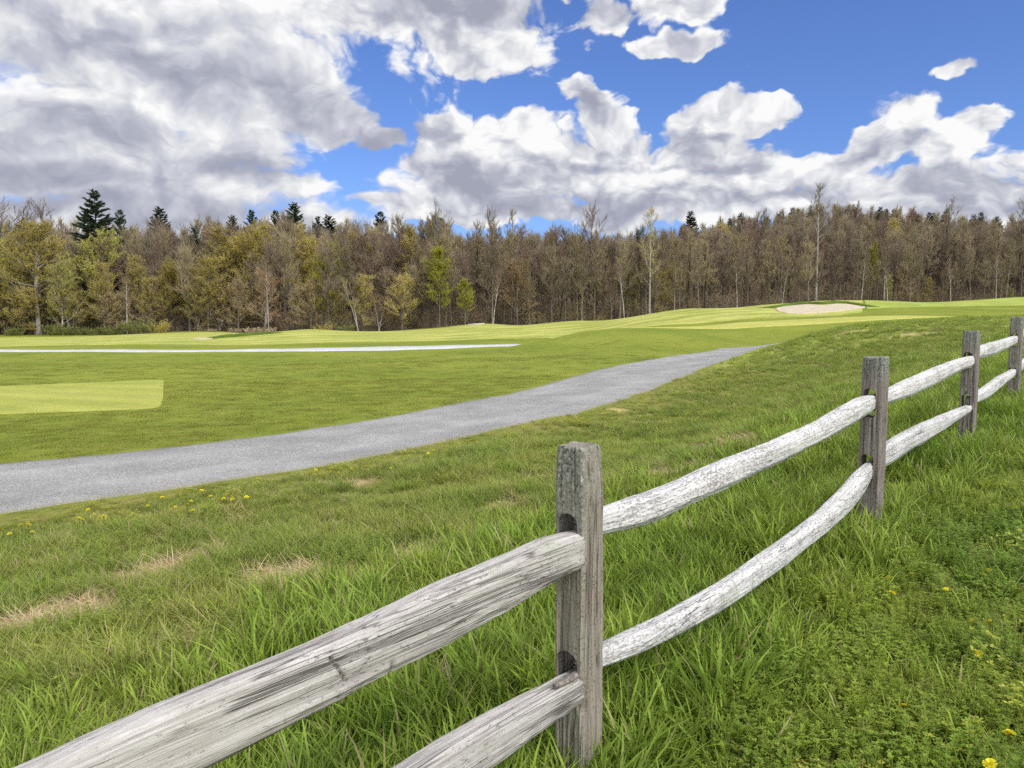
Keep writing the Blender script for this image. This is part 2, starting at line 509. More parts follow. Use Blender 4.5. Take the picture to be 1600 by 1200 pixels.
def P2(lst):
    return [tuple(pt(x, 0, Y)[:2]) if False else ((x - 800) / FPX * Y, Y) for x, Y in lst]


FW_LO = P2([(-500, 63), (-150, 61), (0, 60), (200, 60), (400, 63), (600, 67), (700, 69.5), (800, 72), (880, 73.5), (950, 74), (1010, 73), (1090, 74), (1200, 79), (1290, 83), (1345, 89)])
FW_HI = P2([(-500, 105), (-150, 105), (0, 105), (200, 107.5), (320, 108.5), (480, 109), (600, 111), (700, 114), (800, 117), (880, 119), (950, 119), (1010, 119), (1090, 120), (1200, 124), (1345, 127)])
sheet('fairway', FW_LO, FW_HI, 260, 70, .035, M_FAIRWAY, 1.2, 31, kind='structure', category='lawn', label='light striped fairway below the woods')
AP_LO = P2([(1352, 96), (1420, 99), (1500, 99), (1600, 99), (1800, 99)])
AP_HI = P2([(1345, 125), (1420, 126), (1500, 128), (1600, 130), (1800, 130)])
sheet('approach_turf', AP_LO, AP_HI, 80, 30, .06, M_APPROACH, 1.0, 33, kind='structure', category='lawn', label='smooth green turf on the crest right of the sand bunker')
ST_LO = P2([(985, 58.6), (1040, 60.5), (1090, 61.5), (1200, 62.5), (1300, 66), (1400, 69.5), (1470, 72), (1490, 73)])
ST_HI = P2([(985, 59), (1040, 65), (1090, 69), (1200, 73.5), (1300, 76.5), (1400, 76), (1470, 74), (1490, 73.3)])
sheet('turf_strip', ST_LO, ST_HI, 140, 14, .05, M_STRIP, .4, 35, kind='structure', category='lawn', label='narrow pale mown strip in front of the sand bunker')

# sand bunkers with a raised grass lip
m, t, out = material('bunker_sand')
flat = t.mapping(t.add('ShaderNodeNewGeometry').outputs['Position'], (1, 1, 0))
c = t.mix(t.maprange(t.noise(flat, .9, 5, .65), .35, .65), (.47, .40, .295), (.58, .505, .38))
principled(t, out, c, .95, t.noise(flat, 6, 4, .6), .35, .05, .1)
M_SAND = m
BK_LO = [(1212, 484), (1216, 487.5), (1228, 489.5), (1248, 490.4), (1270, 489.8), (1290, 489), (1310, 487), (1330, 484.5), (1345, 482.6), (1352, 481)]
BK_HI = [(1212, 484), (1216, 481.5), (1226, 479.6), (1243, 477.8), (1262, 476.6), (1278, 477.4), (1290, 477.6), (1305, 475.6), (1322, 475.9), (1352, 480.4)]
bl = ground_hit([p[0] for p in BK_LO], [p[1] for p in BK_LO], 60, 125)[:, :2]
bh = ground_hit([p[0] for p in BK_HI], [p[1] for p in BK_HI], 60, 125)[:, :2]
sheet('sand_bunker', bl, bh, 120, 40, .12, M_SAND, .35, 41, kind='structure', category='bunker', label='large pale sand bunker on the green slope by the woods')
sl = ground_hit([731, 745, 757], [509, 508.6, 506.4], 60, 125)[:, :2]
sh_ = ground_hit([731, 743, 757], [508, 506.5, 505.2], 60, 125)[:, :2]
sheet('small_sand_bunker', sl, sh_, 30, 12, .12, M_SAND, .2, 43, kind='structure', category='bunker', label='small sliver of sand on the far mound below the bare trees')
sl = ground_hit([302, 318, 332], [530.6, 531.0, 530.2], 60, 125)[:, :2]
sh_ = ground_hit([302, 318, 332], [530.0, 529.2, 529.6], 60, 125)[:, :2]
sheet('sand_sliver', sl, sh_, 20, 8, .12, M_SAND, .1, 44, kind='structure', category='bunker', label='thin sliver of sand on the low fairway left of the mound')

# turned-up lips of rough turf above the sand, shade put into their colour
M_LIP_SHADED = turf_material('lip_turf_shaded', (.07, .12, .015), (.11, .16, .025), (.16, .17, .04), 2.0, None, 9.0, .5)


def lip(name, pts, y0, hgt, wid, label):
    P = resample(ground_hit([p[0] for p in pts], [p[1] for p in pts], 60, 125)[:, :2], 90)
    tan = np.gradient(P, axis=0); tan /= np.linalg.norm(tan, axis=1, keepdims=True)
    nrm = np.stack([-tan[:, 1], tan[:, 0]], -1)
    prof = [(-.5, 0.0), (-.42, .55), (-.25, .9), (0.1, 1.0), (.6, .75), (1.3, .35), (2.2, -.05)]
    end = np.sin(np.linspace(0, math.pi, 90)) ** .5
    V = []
    for (o, h) in prof:
        Q = P + nrm * (o * wid)
        V.append(np.concatenate([Q, (height(Q[:, 0], Q[:, 1]) + .04 + h * hgt * end * (.8 + .4 * fbm(np.arange(90) * .2, np.zeros(90), 3, 8)))[:, None]], -1))
    V = np.stack(V, 1).reshape(-1, 3)
    link(name, make_mesh(name, V, [(grid_faces(90, len(prof))[:, ::-1], 0)]), M_LIP_SHADED, kind='structure', category='bunker lip', label=label)


lip('bunker_lip', [(1206, 482), (1214, 480), (1226, 478.4), (1243, 476.6), (1262, 475.2), (1285, 476.0), (1305, 474.2), (1325, 474.6), (1342, 477), (1364, 480.5)], 0, .34, .8, 'turf lip with shade in its colour, rolled over the top of the large sand bunker')
lip('turf_ridge', [(326, 530), (350, 527.8), (380, 525.6), (410, 523), (440, 520.5)], 0, .30, .7, 'turf ridge with shade in its colour, on the low fairway beside the sand sliver')

# far wooded hill on the horizon
m, t, out = material('far_hill_wood')
pos = t.add('ShaderNodeNewGeometry').outputs['Position']
c = t.mix(t.maprange(t.noise(pos, .02, 6, .7), .35, .65), (.075, .062, .062), (.12, .10, .095))
principled(t, out, c, 1, t.noise(pos, .03, 6, .7), 1, 6, .0)
hu, hv = 90, 30
U, Vv = np.meshgrid(np.linspace(-1, 1, hu), np.linspace(-1, 1, hv), indexing='ij')
hx0, hy0 = (265 - 800) / FPX * 1700, 1700
HX = hx0 + U * 620; HY = hy0 + Vv * 500
HZ = 14 + 190 * np.exp(-(U / .55) ** 2 * .9) * np.exp(-(Vv / .5) ** 2) + 60 * np.exp(-((U + .5) / .4) ** 2) * np.exp(-(Vv / .5) ** 2) + 22 * (fbm(HX * .01, HY * .01, 5, 77) - .5) - 40
link('distant_hills', make_mesh('distant_hills', np.stack([HX, HY, HZ], -1).reshape(-1, 3), [(grid_faces(hu, hv), 0)]), m, kind='structure', category='hill', label='low grey-brown wooded hill far beyond the tree line')
# ------------------------------------------------------------------ split rail fence
def wood_material(name, pale, mid, dark, speck, speck_amt, crackamt, lichen, axis='X', stain=0.0, grain=1.0):
    m, t, out = material(name)
    tc = t.add('ShaderNodeTexCoord').outputs['Object']
    g = grain
    sc = (1.6, 34 * g, 34 * g) if axis == 'X' else (34 * g, 34 * g, 1.6)
    sc2 = (3.2, 120 * g, 120 * g) if axis == 'X' else (120 * g, 120 * g, 3.2)
    sc3 = (.8, 20, 20) if axis == 'X' else (20, 20, .8)
    rnd = t.add('ShaderNodeObjectInfo').outputs['Random']
    off = t.add('ShaderNodeVectorMath', {0: tc, 1: t.add('ShaderNodeCombineXYZ', {0: t.math('MULTIPLY', rnd, 40), 1: t.math('MULTIPLY', rnd, 23), 2: t.math('MULTIPLY', rnd, 11)}).outputs[0]}, operation='ADD').outputs[0]
    g1 = t.noise(t.mapping(off, sc), 1.0, 6, .65, .4)
    g2 = t.noise(t.mapping(off, sc2), 1.0, 4, .6, .2)
    g3 = t.noise(t.mapping(off, sc3), 1.0, 4, .6, .6)
    v = t.math('ADD', t.math('MULTIPLY', g1, .6), t.math('MULTIPLY', g2, .4))
    c = t.ramp(v, [(.30, dark), (.44, mid), (.58, pale), (.8, tuple(min(1, k * 1.12) for k in pale))])
    # fibre-long tonal bands and warm weathering stains
    c = t.mix(t.math('MULTIPLY', t.maprange(g3, .48, .68), .30 + 0 * stain), c, mid)
    if stain:
        c = t.mix(t.math('MULTIPLY', t.maprange(t.noise(off, 4.2, 4, .6, .5), .52, .70), stain), c, (.19, .125, .075))
    # flecks of dark algae and old bark
    sp = t.noise(t.mapping(off, (48, 150, 150) if axis == 'X' else (130, 130, 90)), 1.0, 4, .7)
    clump = t.noise(off, 5.0, 4, .6)
    spv = t.math('ADD', sp, t.math('MULTIPLY', t.math('SUBTRACT', clump, .5), .36))
    fleck = t.maprange(spv, .60 - .10 * speck_amt, .68 - .10 * speck_amt)
    c = t.mix(t.math('MULTIPLY', fleck, .72), c, speck)
    # splits along the fibre
    cr = t.noise(t.mapping(off, (.7, 24, 24) if axis == 'X' else (24, 24, .7)), 1.0, 3, .5, .35)
    crack = t.maprange(t.math('ABSOLUTE', t.math('SUBTRACT', cr, .5)), .0, .012 * crackamt + 1e-4, 1, 0)
    crack = t.math('MULTIPLY', crack, t.maprange(t.noise(off, 3.0, 3), .44, .54))
    c = t.mix(t.math('MULTIPLY', crack, .85), c, (.045, .038, .032))
    if grain > 1.2:
        cr2 = t.noise(t.mapping(off, (.5, 52, 52)), 1.0, 3, .55, .25)
        fine = t.maprange(t.math('ABSOLUTE', t.math('SUBTRACT', cr2, .5)), .0, .050, 1, 0)
        fine = t.math('MULTIPLY', fine, t.maprange(t.noise(t.mapping(off, (1.5, 9, 9)), 1.0, 3), .40, .58))
        c = t.mix(t.math('MULTIPLY', fine, .75), c, (.10, .085, .08))
        crack = t.math('MAXIMUM', crack, t.math('MULTIPLY', fine, .6))
    cut = t.attr('cut')
    c = t.mix(cut, c, (.035, .03, .026))
    # crusts of grey-green lichen
    if lichen:
        lv = t.noise(off, 11.0, 6, .72, .3)
        lm = t.maprange(t.math('ADD', lv, t.math('MULTIPLY', t.math('SUBTRACT', t.noise(off, 2.3, 3), .5), .5)), .60 - .07 * lichen, .66 - .06 * lichen)
        lm = t.math('MULTIPLY', lm, t.maprange(t.noise(off, 120, 3, .7), .38, .56))
        c = t.mix(t.math('MULTIPLY', lm, .8), c, (.36, .38, .30))
    crust = t.attr('crust')
    grit = t.noise(off, 95, 4, .8)
    crc = t.ramp(grit, [(.36, (.05, .05, .045)), (.5, (.20, .21, .18)), (.66, (.5, .51, .44))])
    c = t.mix(t.math('MULTIPLY', crust, t.maprange(t.noise(off, 30, 5, .75), .32, .50)), c, crc)
    rust = t.attr('rust')
    c = t.mix(t.math('MULTIPLY', rust, t.maprange(g1, .35, .6)), c, (.20, .125, .06))
    bumpv = t.math('SUBTRACT', t.math('ADD', t.math('MULTIPLY', g2, .6), g1), t.math('ADD', t.math('MULTIPLY', crack, .9), t.math('MULTIPLY', fleck, .15)))
    principled(t, out, c, .9, bumpv, .7, .006, .15)
    return m


M_RAIL_GREY = wood_material('rail_grey_weathered', (.58, .555, .53), (.43, .405, .38), (.20, .18, .165), (.13, .11, .105), .0, 1.5, .30, 'X', .16, 2.1)
M_RAIL_WHITE = wood_material('rail_bleached', (.70, .69, .675), (.57, .56, .55), (.36, .345, .34), (.19, .18, .178), .80, .7, .24, 'X', .0, 1.0)
M_POST_NEAR = wood_material('post_weathered', (0.370, 0.333, 0.277), (0.234, 0.207, 0.173), (0.105, 0.091, 0.076), (0.087, 0.082, 0.069), .35, 1.2, .55, 'Z', .2, 1.0)
M_POST_DARK = wood_material('post_dark_weathered', (0.312, 0.275, 0.246), (0.203, 0.174, 0.157), (0.094, 0.080, 0.072), (0.072, 0.067, 0.061), .40, 1.0, .35, 'Z', .15, 1.0)

YAW = math.atan2(FD[1], FD[0])
# photograph positions: centre x, top y, ground y, distance, half width, holes (y top, y bottom) upper and lower
POSTS = [
    dict(px=905, top=695, base=1245, Y=2.25, w=.113, holes=[(806, 893), (1022, 1094)]),
    dict(px=1363.5, top=558, base=830, Y=4.59, w=.127, holes=[(608, 652), (711, 752)]),
    dict(px=1514, top=517, base=706, Y=6.93, w=.125, holes=[(551, 576), (617, 645)]),
    dict(px=1586, top=495, base=632, Y=9.27, w=.128, holes=[(521, 540), (574, 592)]),
]
for p in POSTS:
    X0, Y0, _ = at(p['px'], (p['top'] + p['base']) / 2, p['Y'])
    p['X'] = float(X0)
    p['ztop'] = float(at(p['px'], p['top'], p['Y'] - .0)[2])
    p['zg'] = float(height(p['X'], p['Y']))
    p['hz'] = [tuple(float(at(p['px'], yy, p['Y'] - .05)[2]) for yy in h) for h in p['holes']]
# two more posts on the same line, one behind the photographer's left and one past the right edge
d0 = np.array([POSTS[1]['X'] - POSTS[0]['X'], POSTS[1]['Y'] - POSTS[0]['Y']])
d3 = np.array([POSTS[3]['X'] - POSTS[2]['X'], POSTS[3]['Y'] - POSTS[2]['Y']])
ext = dict(X=POSTS[3]['X'] + d3[0], Y=POSTS[3]['Y'] + d3[1], w=.125)
pre = dict(X=POSTS[0]['X'] - d0[0], Y=POSTS[0]['Y'] - d0[1], w=.125)
for e, ref in ((ext, POSTS[3]), (pre, POSTS[0])):
    e['zg'] = float(height(e['X'], e['Y']))
    k = e['zg'] - ref['zg']
    e['ztop'] = ref['ztop'] + k
    e['hz'] = [(a + k, b + k) for a, b in ref['hz']]

fence = bpy.data.objects.new('split_rail_fence', None)
COL.objects.link(fence)
fence.location = (POSTS[0]['X'], POSTS[0]['Y'], POSTS[0]['zg'])
fence['label'] = 'weathered split rail fence, grey posts and two bleached rails, crossing the long grass'
fence['category'] = 'fence'
FLOC = np.array(fence.location)


def post_mesh(p, seed, taper):
    n_side, rows = 16, 110
    H = p['ztop'] - p['zg'] + .35
    w = p['w'] / 2
    ch = .013
    sec = []
    cs = [(-1, -1), (1, -1), (1, 1), (-1, 1)]
    for k in range(4):
        a = np.array(cs[k]) * w; b = np.array(cs[(k + 1) % 4]) * w
        d = (b - a) / np.linalg.norm(b - a)
        for s in np.linspace(0, 1, n_side, endpoint=True):
            sec.append(a + d * ch + (b - a - 2 * d * ch) * s)
    sec = np.array(sec); n = len(sec)
    zs = np.linspace(0, H, rows)
    zs[-2] = H - .006
    V = []
    for z in zs:
        up = max(0.0, (z - (H - taper[0])) / max(taper[0], 1e-6))
        scl = 1 - taper[1] * up ** 1.3
        if z == zs[-1]:
            scl *= .95
        q = sec * scl + np.array(taper[2]) * up * w
        ang = np.arange(n)
        nz = (fbm(ang * .55 + seed * 7, np.full(n, z * 1.3), 4, seed) - .5) * .011 + (fbm(ang * 1.9 + seed, np.full(n, z * 7.0), 3, seed + 3) - .5) * .005 - .010 * np.clip(1 - np.abs(fbm(ang * .45 + seed * 3, np.full(n, z * .7), 2, seed + 6) - .5) / .016, 0, 1)
        nr = sec / np.linalg.norm(sec, axis=1, keepdims=True)
        q = q + nr * nz[:, None]
        zz = np.full(n, z - .35)
        if z >= zs[-2]:
            zz = zz + (fbm(q[:, 0] * 25 + seed, q[:, 1] * 25, 3, seed + 9) - .5) * .018
        V.append(np.concatenate([q, zz[:, None]], 1))
    V = np.concatenate(V)
    F = grid_faces(rows, n)
    i = np.arange(rows - 1)[:, None]; j = np.arange(n)[None, :]
    F = np.stack([i * n + j, i * n + (j + 1) % n, (i + 1) * n + (j + 1) % n, (i + 1) * n + j], -1).reshape(-1, 4)
    top = len(V); V = np.concatenate([V, [[0, 0, V[-n:, 2].mean() - .004]], [[0, 0, -.35]]])
    jj = np.arange(n)
    T1 = np.stack([(rows - 1) * n + jj, (rows - 1) * n + (jj + 1) % n, np.full(n, top)], -1)
    T2 = np.stack([(jj + 1) % n, jj, np.full(n, top + 1)], -1)
    me = make_mesh('post', V, [(F, 0), (T1, 0), (T2, 0)], True)
    return me


def slot_mesh(width, z0, z1, depth):
    r = width / 2
    prof = []
    for a in np.linspace(0, math.pi, 13):
        prof.append((r * math.cos(a), z1 - r * .8 + r * .8 * math.sin(a)))
    for a in np.linspace(math.pi, 2 * math.pi, 13):
        prof.append((r * math.cos(a), z0 + r * .45 + r * .45 * math.sin(a)))
    prof = np.array(prof); n = len(prof)
    A = np.stack([np.full(n, -depth), prof[:, 0], prof[:, 1]], -1)
    B = A.copy(); B[:, 0] = depth
    V = np.concatenate([A, B]); j = np.arange(n)
    F = np.stack([j, (j + 1) % n, n + (j + 1) % n, n + j], -1)
    me = bpy.data.meshes.new('slot')
    me.from_pydata(V.tolist(), [], [list(map(int, f)) for f in F] + [list(range(n))[::-1], list(range(n, 2 * n))])
    bm = bmesh.new(); bm.from_mesh(me); bmesh.ops.recalc_face_normals(bm, faces=bm.faces); bm.to_mesh(me); bm.free()
    return me


TAPER = [(.16, .13, (-.04, .05)), (.06, .03, (0, 0)), (.07, .05, (0, 0)), (.07, .06, (0, 0)), (.06, .04, (0, 0)), (.06, .04, (0, 0))]
ALLP = POSTS + [ext, pre]
for i, p in enumerate(ALLP):
    me = post_mesh(p, 3 + i, TAPER[i])
    tmp = bpy.data.objects.new('post_tmp', me); COL.objects.link(tmp)
    cutters = []
    for (za, zb) in p['hz']:
        z1, z0 = max(za, zb) - p['zg'], min(za, zb) - p['zg']
        c = bpy.data.objects.new('slot_tmp', slot_mesh(.072, z0 - .004, z1 + .004, .3)); COL.objects.link(c)
        # the photographed hole sits a little left of the face's middle
        c.location = (0, (0.006 if i == 0 else .012), 0)
        md = tmp.modifiers.new('b', 'BOOLEAN'); md.object = c; md.operation = 'DIFFERENCE'; md.solver = 'EXACT'
        cutters.append(c)
    dg = bpy.context.evaluated_depsgraph_get()
    me2 = bpy.data.meshes.new_from_object(tmp.evaluated_get(dg))
    me2.name = 'post'
    for o in [tmp] + cutters:
        bpy.data.objects.remove(o)
    me2.materials.clear()
    co = np.empty(len(me2.vertices) * 3, np.float32); me2.vertices.foreach_get('co', co); co = co.reshape(-1, 3)
    Ht = p['ztop'] - p['zg']
    down = Ht - co[:, 2]
    crust = np.clip(1.35 - down / (.26 if i == 0 else .13), 0, 1)
    if i == 0:      # lichen mostly on the end-grain face that looks down the line
        crust = crust * np.where(co[:, 0] < -p['w'] * .40, 1.0, .35)
    a = me2.attributes.new('crust', 'FLOAT', 'POINT'); a.data.foreach_set('value', crust.astype(np.float32))
    me2.polygons.foreach_set('use_smooth', np.zeros(len(me2.polygons), bool))
    o = link('post', me2, M_POST_NEAR if i in (0,) else M_POST_DARK, fence)
    o.location = Vector((p['X'] - FLOC[0], p['Y'] - FLOC[1], p['zg'] - FLOC[2]))
    o.rotation_euler = (0, 0, YAW)
    if i == 0:
        o['label'] = 'thick near post with lichen on its tapered head'

# rails: photographed outline (x, upper y, lower y); each is projected on to the fence line
RAILS = [
    (0, 'U', [(-240, 1338, 1465), (49, 1198, 1318), (245, 1107, 1238), (400, 1044, 1163), (500, 1002, 1112), (582, 963, 1068), (690, 913, 1012), (785, 873, 958), (830, 851, 930), (858, 838, 911), (903, 829, 887)]),
    (0, 'L', [(300, 1385, 1500), (500, 1275, 1388), (634, 1200, 1298), (701, 1158, 1246), (771, 1116, 1200), (837, 1081, 1147), (870, 1063, 1122), (906, 1046, 1092)]),
    (1, 'U', [(925, 806, 849), (943, 797, 843), (1013, 771, 825), (1067, 750, 797), (1138, 717, 765), (1213, 689, 728), (1288, 655, 690), (1330, 630, 667), (1347, 621, 655), (1364, 617, 645)]),
    (1, 'L', [(925, 1020, 1060), (942, 1011, 1053), (992, 986, 1032), (1055, 954, 1001), (1138, 906, 955), (1222, 847, 893), (1284, 801, 842), (1326, 759, 806), (1347, 735, 778), (1364, 719, 744)]),
    (2, 'U', [(1372, 616, 637), (1387, 609, 632), (1423, 592, 621), (1466, 573, 600), (1497, 561, 583), (1518, 555, 572)]),
    (2, 'L', [(1372, 701, 737), (1386, 692, 731), (1423, 670, 707), (1442, 661, 696), (1473, 648, 676), (1517, 631, 642)]),
    (3, 'U', [(1518, 545, 566), (1530, 541, 562), (1547, 536, 558), (1568, 530, 549), (1588, 524, 536)]),
    (3, 'L', [(1518, 617, 636), (1529, 612, 631), (1547, 599, 622), (1565, 586, 606), (1588, 575, 585)]),
    (4, 'U', [(1588, 520, 533), (1597, 516, 528), (1631, 504, 516), (1660, 496, 506)]),
    (4, 'L', [(1588, 567, 586), (1597, 562, 580), (1631, 546, 560), (1660, 535, 546)]),
]
LINE0 = np.array([POSTS[0]['X'], POSTS[0]['Y']])


def on_line(px, py, A, D):
    """Point of the vertical plane through the fence line seen at a pixel."""
    dx, dy, dz = ray(px, py)
    # k*(dx,dy) = A + s*D
    M = np.array([[dx, -D[0]], [dy, -D[1]]])
    k, s = np.linalg.solve(M, A)
    return s, k * dz + EYE


def profile_points(kind, flat=False):
    base = {'U': [(-.50, .97), (.45, 1.0), (.86, .78), (1.0, .25), (.98, -.50), (.55, -1.0), (-.55, -.92), (-1.0, -.3), (-.92, .62)],
            'L': [(-.40, .98), (.50, 1.0), (.92, .70), (1.0, .0), (.90, -.62), (.40, -1.0), (-.6, -.88), (-1.0, -.1), (-.85, .68)]}[kind]
    base = np.array(base if not flat else [(-.55, .96), (.62, 1.0), (.93, .80), (1.0, .35), (1.0, -.70), (.80, -1.0), (-.6, -.95), (-1.0, -.5), (-1.0, .6)]); n = len(base); o = []
    for k in range(n):
        a, b = base[k], base[(k + 1) % n]
        for s in np.arange(8) / 8:
            o.append(a + (b - a) * s)
    o = np.array(o)
    o[:, 1] /= np.abs(o[:, 1]).max()
    return o


for ri, (gap, kind, prof) in enumerate(RAILS):
    pa = [POSTS[0], POSTS[0], POSTS[1], POSTS[2], POSTS[3]][gap]
    A = np.array([pa['X'], pa['Y']])
    seq = [pre] + POSTS + [ext]
    D = np.array([seq[gap + 1]['X'] - seq[gap]['X'], seq[gap + 1]['Y'] - seq[gap]['Y']]); D /= np.linalg.norm(D)
    A = np.array([seq[gap + 1]['X'], seq[gap + 1]['Y']])
    side = .012 if gap % 2 == 0 else -.010          # tenons lie side by side in the slots
    S = []
    for (x_, yt, yb) in prof:
        s1, zt = on_line(x_, yt, A + FP * .006, D); s2, zb = on_line(x_, yb, A + FP * .034, D)
        S.append(((s1 + s2) / 2, (zt + zb) / 2, (zt - zb) / 2))
    S = np.array(sorted(S))
    L0 = -np.linalg.norm(np.array([seq[gap]['X'], seq[gap]['Y']]) - A) - .05
    if S[0, 0] > L0 and gap == 0:
        hz = pre['hz'][0 if kind == 'U' else 1]
        S = np.concatenate([[[L0, (hz[0] + hz[1]) / 2, .045]], S])
    s_end = max(S[-1, 0], .045)
    S[-1, 0] = s_end
    if gap > 0:
        S[0, 0] = L0 + .065
        S = S[np.concatenate([[True], S[1:, 0] > S[0, 0] + .01])]
    ns = 420 if gap == 0 else (260 if gap == 1 else 120)
    ss = np.linspace(S[0, 0], S[-1, 0], ns)
    zc = np.interp(ss, S[:, 0], S[:, 1]); hh = np.interp(ss, S[:, 0], S[:, 2])
    for _ in range(ns // 14):
        for arr in (zc, hh):
            arr[1:-1] = .5 * arr[1:-1] + .25 * (arr[:-2] + arr[2:])
    ht = np.full(ns, .046)
    dend = np.minimum(ss - ss[0], ss[-1] - ss)
    ht = ht * ((.42 + .58 * np.clip(dend / .28, 0, 1) ** .7) if gap else (.72 + .28 * np.clip(dend / .12, 0, 1)))
    P = profile_points(kind, gap == 0); npf = len(P)
    V = np.zeros((ns, npf, 3)); cut = np.zeros((ns, npf)); rust = np.zeros((ns, npf))
    ph = np.arange(npf) / npf
    for k in range(npf):
        tw_ = (.38 if gap else .16) * (fbm(ss * .9 + ri * 3.1, ss * 0 + ri, 3, 200 + ri) - .5) * np.clip(dend / .25, 0, 1)
        lat = P[k, 0] * np.cos(tw_) - P[k, 1] * np.sin(tw_); ver = (P[k, 1] * np.cos(tw_) + P[k, 0] * np.sin(tw_)) * .97
        wob = 1 + .10 * (fbm(ss * 1.7 + ri * 9, np.full(ns, ph[k] * 5), 3, 50 + ri) - .5)
        # long grooves that follow the fibre
        gr = fbm(ss * 2.3 + ri * 5, np.full(ns, ph[k] * 46), 4, 60 + ri) - .5
        gr = -np.abs(gr) * .010 + (fbm(ss * 11, np.full(ns, ph[k] * 16), 3, 70 + ri) - .5) * .004
        nrm = P[k] / max(np.linalg.norm(P[k]), 1e-6)
        gx = gr * np.clip(dend / .1, 0, 1)
        V[:, k, 1] = -(lat * ht * wob + nrm[0] * gx) - side * np.clip(1 - dend / .5, 0, 1)
        V[:, k, 2] = zc + ver * hh * (1 + .02 * np.sin(ss * 9 + ri)) + nrm[1] * gx
        V[:, k, 0] = ss
    if gap == 0 and kind == 'U':          # two saw nicks across the face and a chip by the post
        for (xa, ya, xb, yb) in [(497, 1018, 519, 1052), (593, 1023, 593, 1060), (505, 1030, 512, 1040)]:
            sa, za = on_line(xa, ya, A, D); sb, zb_ = on_line(xb, yb, A, D)
            f = np.clip((za - V[:, :, 2]) / (za - zb_), -.5, 1.5)
            d = np.abs(V[:, :, 0] - (sa + (sb - sa) * f))
            mk = np.clip(1 - d / .006, 0, 1) * (f > -.02) * (f < 1.02) * (V[:, :, 1] < 0)
            cut = np.maximum(cut, mk)
        V[:, :, 1] += cut * .006
    if gap == 0:
        rust = np.clip(1 - (ss[-1] - ss - .03) / .085, 0, 1)[:, None] * np.ones((1, npf)) * (.75 if kind == 'U' else .2)
    # dark end grain: rough the cut ends
    tip = (fbm(ph * 22, np.zeros(npf), 3, 90 + ri) - .5) * .03
    V[-1, :, 0] += tip; V[0, :, 0] += tip
    # local frame: origin at the middle of the rail
    smid = float((ss[0] + ss[-1]) / 2); zmid = float(np.interp(smid, ss, zc))
    V[:, :, 0] -= smid; V[:, :, 2] -= zmid
    VV = V.reshape(-1, 3)
    i = np.arange(ns - 1)[:, None]; j = np.arange(npf)[None, :]
    F = np.stack([i * npf + j, i * npf + (j + 1) % npf, (i + 1) * npf + (j + 1) % npf, (i + 1) * npf + j], -1).reshape(-1, 4)
    c0 = V[0].mean(0); c1 = V[-1].mean(0)
    VV = np.concatenate([VV, [c0, c1]])
    jj = np.arange(npf)
    T0 = np.stack([(jj + 1) % npf, jj, np.full(npf, ns * npf)], -1)
    T1 = np.stack([(ns - 1) * npf + jj, (ns - 1) * npf + (jj + 1) % npf, np.full(npf, ns * npf + 1)], -1)
    z2 = np.zeros(2)
    me = make_mesh('rail', VV, [(F, 0), (T0, 0), (T1, 0)], True, {'cut': np.concatenate([cut.ravel(), z2]), 'rust': np.concatenate([rust.ravel(), z2])})
    bm = bmesh.new(); bm.from_mesh(me); bmesh.ops.recalc_face_normals(bm, faces=bm.faces); bm.to_mesh(me); bm.free()
    o = link('rail', me, M_RAIL_GREY if gap == 0 else M_RAIL_WHITE, fence)
    c = A + D * smid
    o.location = (c[0] - FLOC[0], c[1] - FLOC[1], zmid - FLOC[2])
    o.rotation_euler = (0, 0, math.atan2(D[1], D[0]))
    if gap == 0:
        o['label'] = 'grey deeply cracked upper rail nearest the viewer' if kind == 'U' else 'grey lower rail nearest the viewer'

# splinter of wood lying on the near lower rail
m, t, out = material('splinter_wood')
principled(t, out, (.12, .10, .085), .95)
dn = d0 / np.linalg.norm(d0)
s0, z0_ = on_line(851, 1062, LINE0, dn); s1, z1_ = on_line(905, 1036, LINE0, dn)
k = np.linspace(0, 1, 14)
cen = np.stack([LINE0[0] + dn[0] * (s0 + (s1 - s0) * k) + FP[0] * .035, LINE0[1] + dn[1] * (s0 + (s1 - s0) * k) + FP[1] * .035, z0_ + (z1_ - z0_) * k - .012 + .006 * fbm(k * 6, k * 0, 3, 4)], -1)
wv = .009 * np.sin(np.pi * np.clip(k + .08, 0, 1)) ** .5 + .003
V = []
for (a, b) in [(-1, -.5), (.2, -.9), (1, 0), (.3, .8), (-.8, .7)]:
    V.append(cen + np.array([FP[0] * a, FP[1] * a, b * 1.2])[None] * wv[:, None] * (1 + .5 * (fbm(k * 9 + a, k * 0 + b, 3, 6) - .5))[:, None])
V = np.stack(V, 1).reshape(-1, 3) - FLOC
i = np.arange(13)[:, None]; j = np.arange(5)[None, :]
F = np.stack([i * 5 + j, i * 5 + (j + 1) % 5, (i + 1) * 5 + (j + 1) % 5, (i + 1) * 5 + j], -1).reshape(-1, 4)
link('splinter', make_mesh('splinter', V, [(F, 0), (np.array([[0, 1, 2, 3, 4], [69, 68, 67, 66, 65]]), 0)], False), M_POST_DARK, fence)
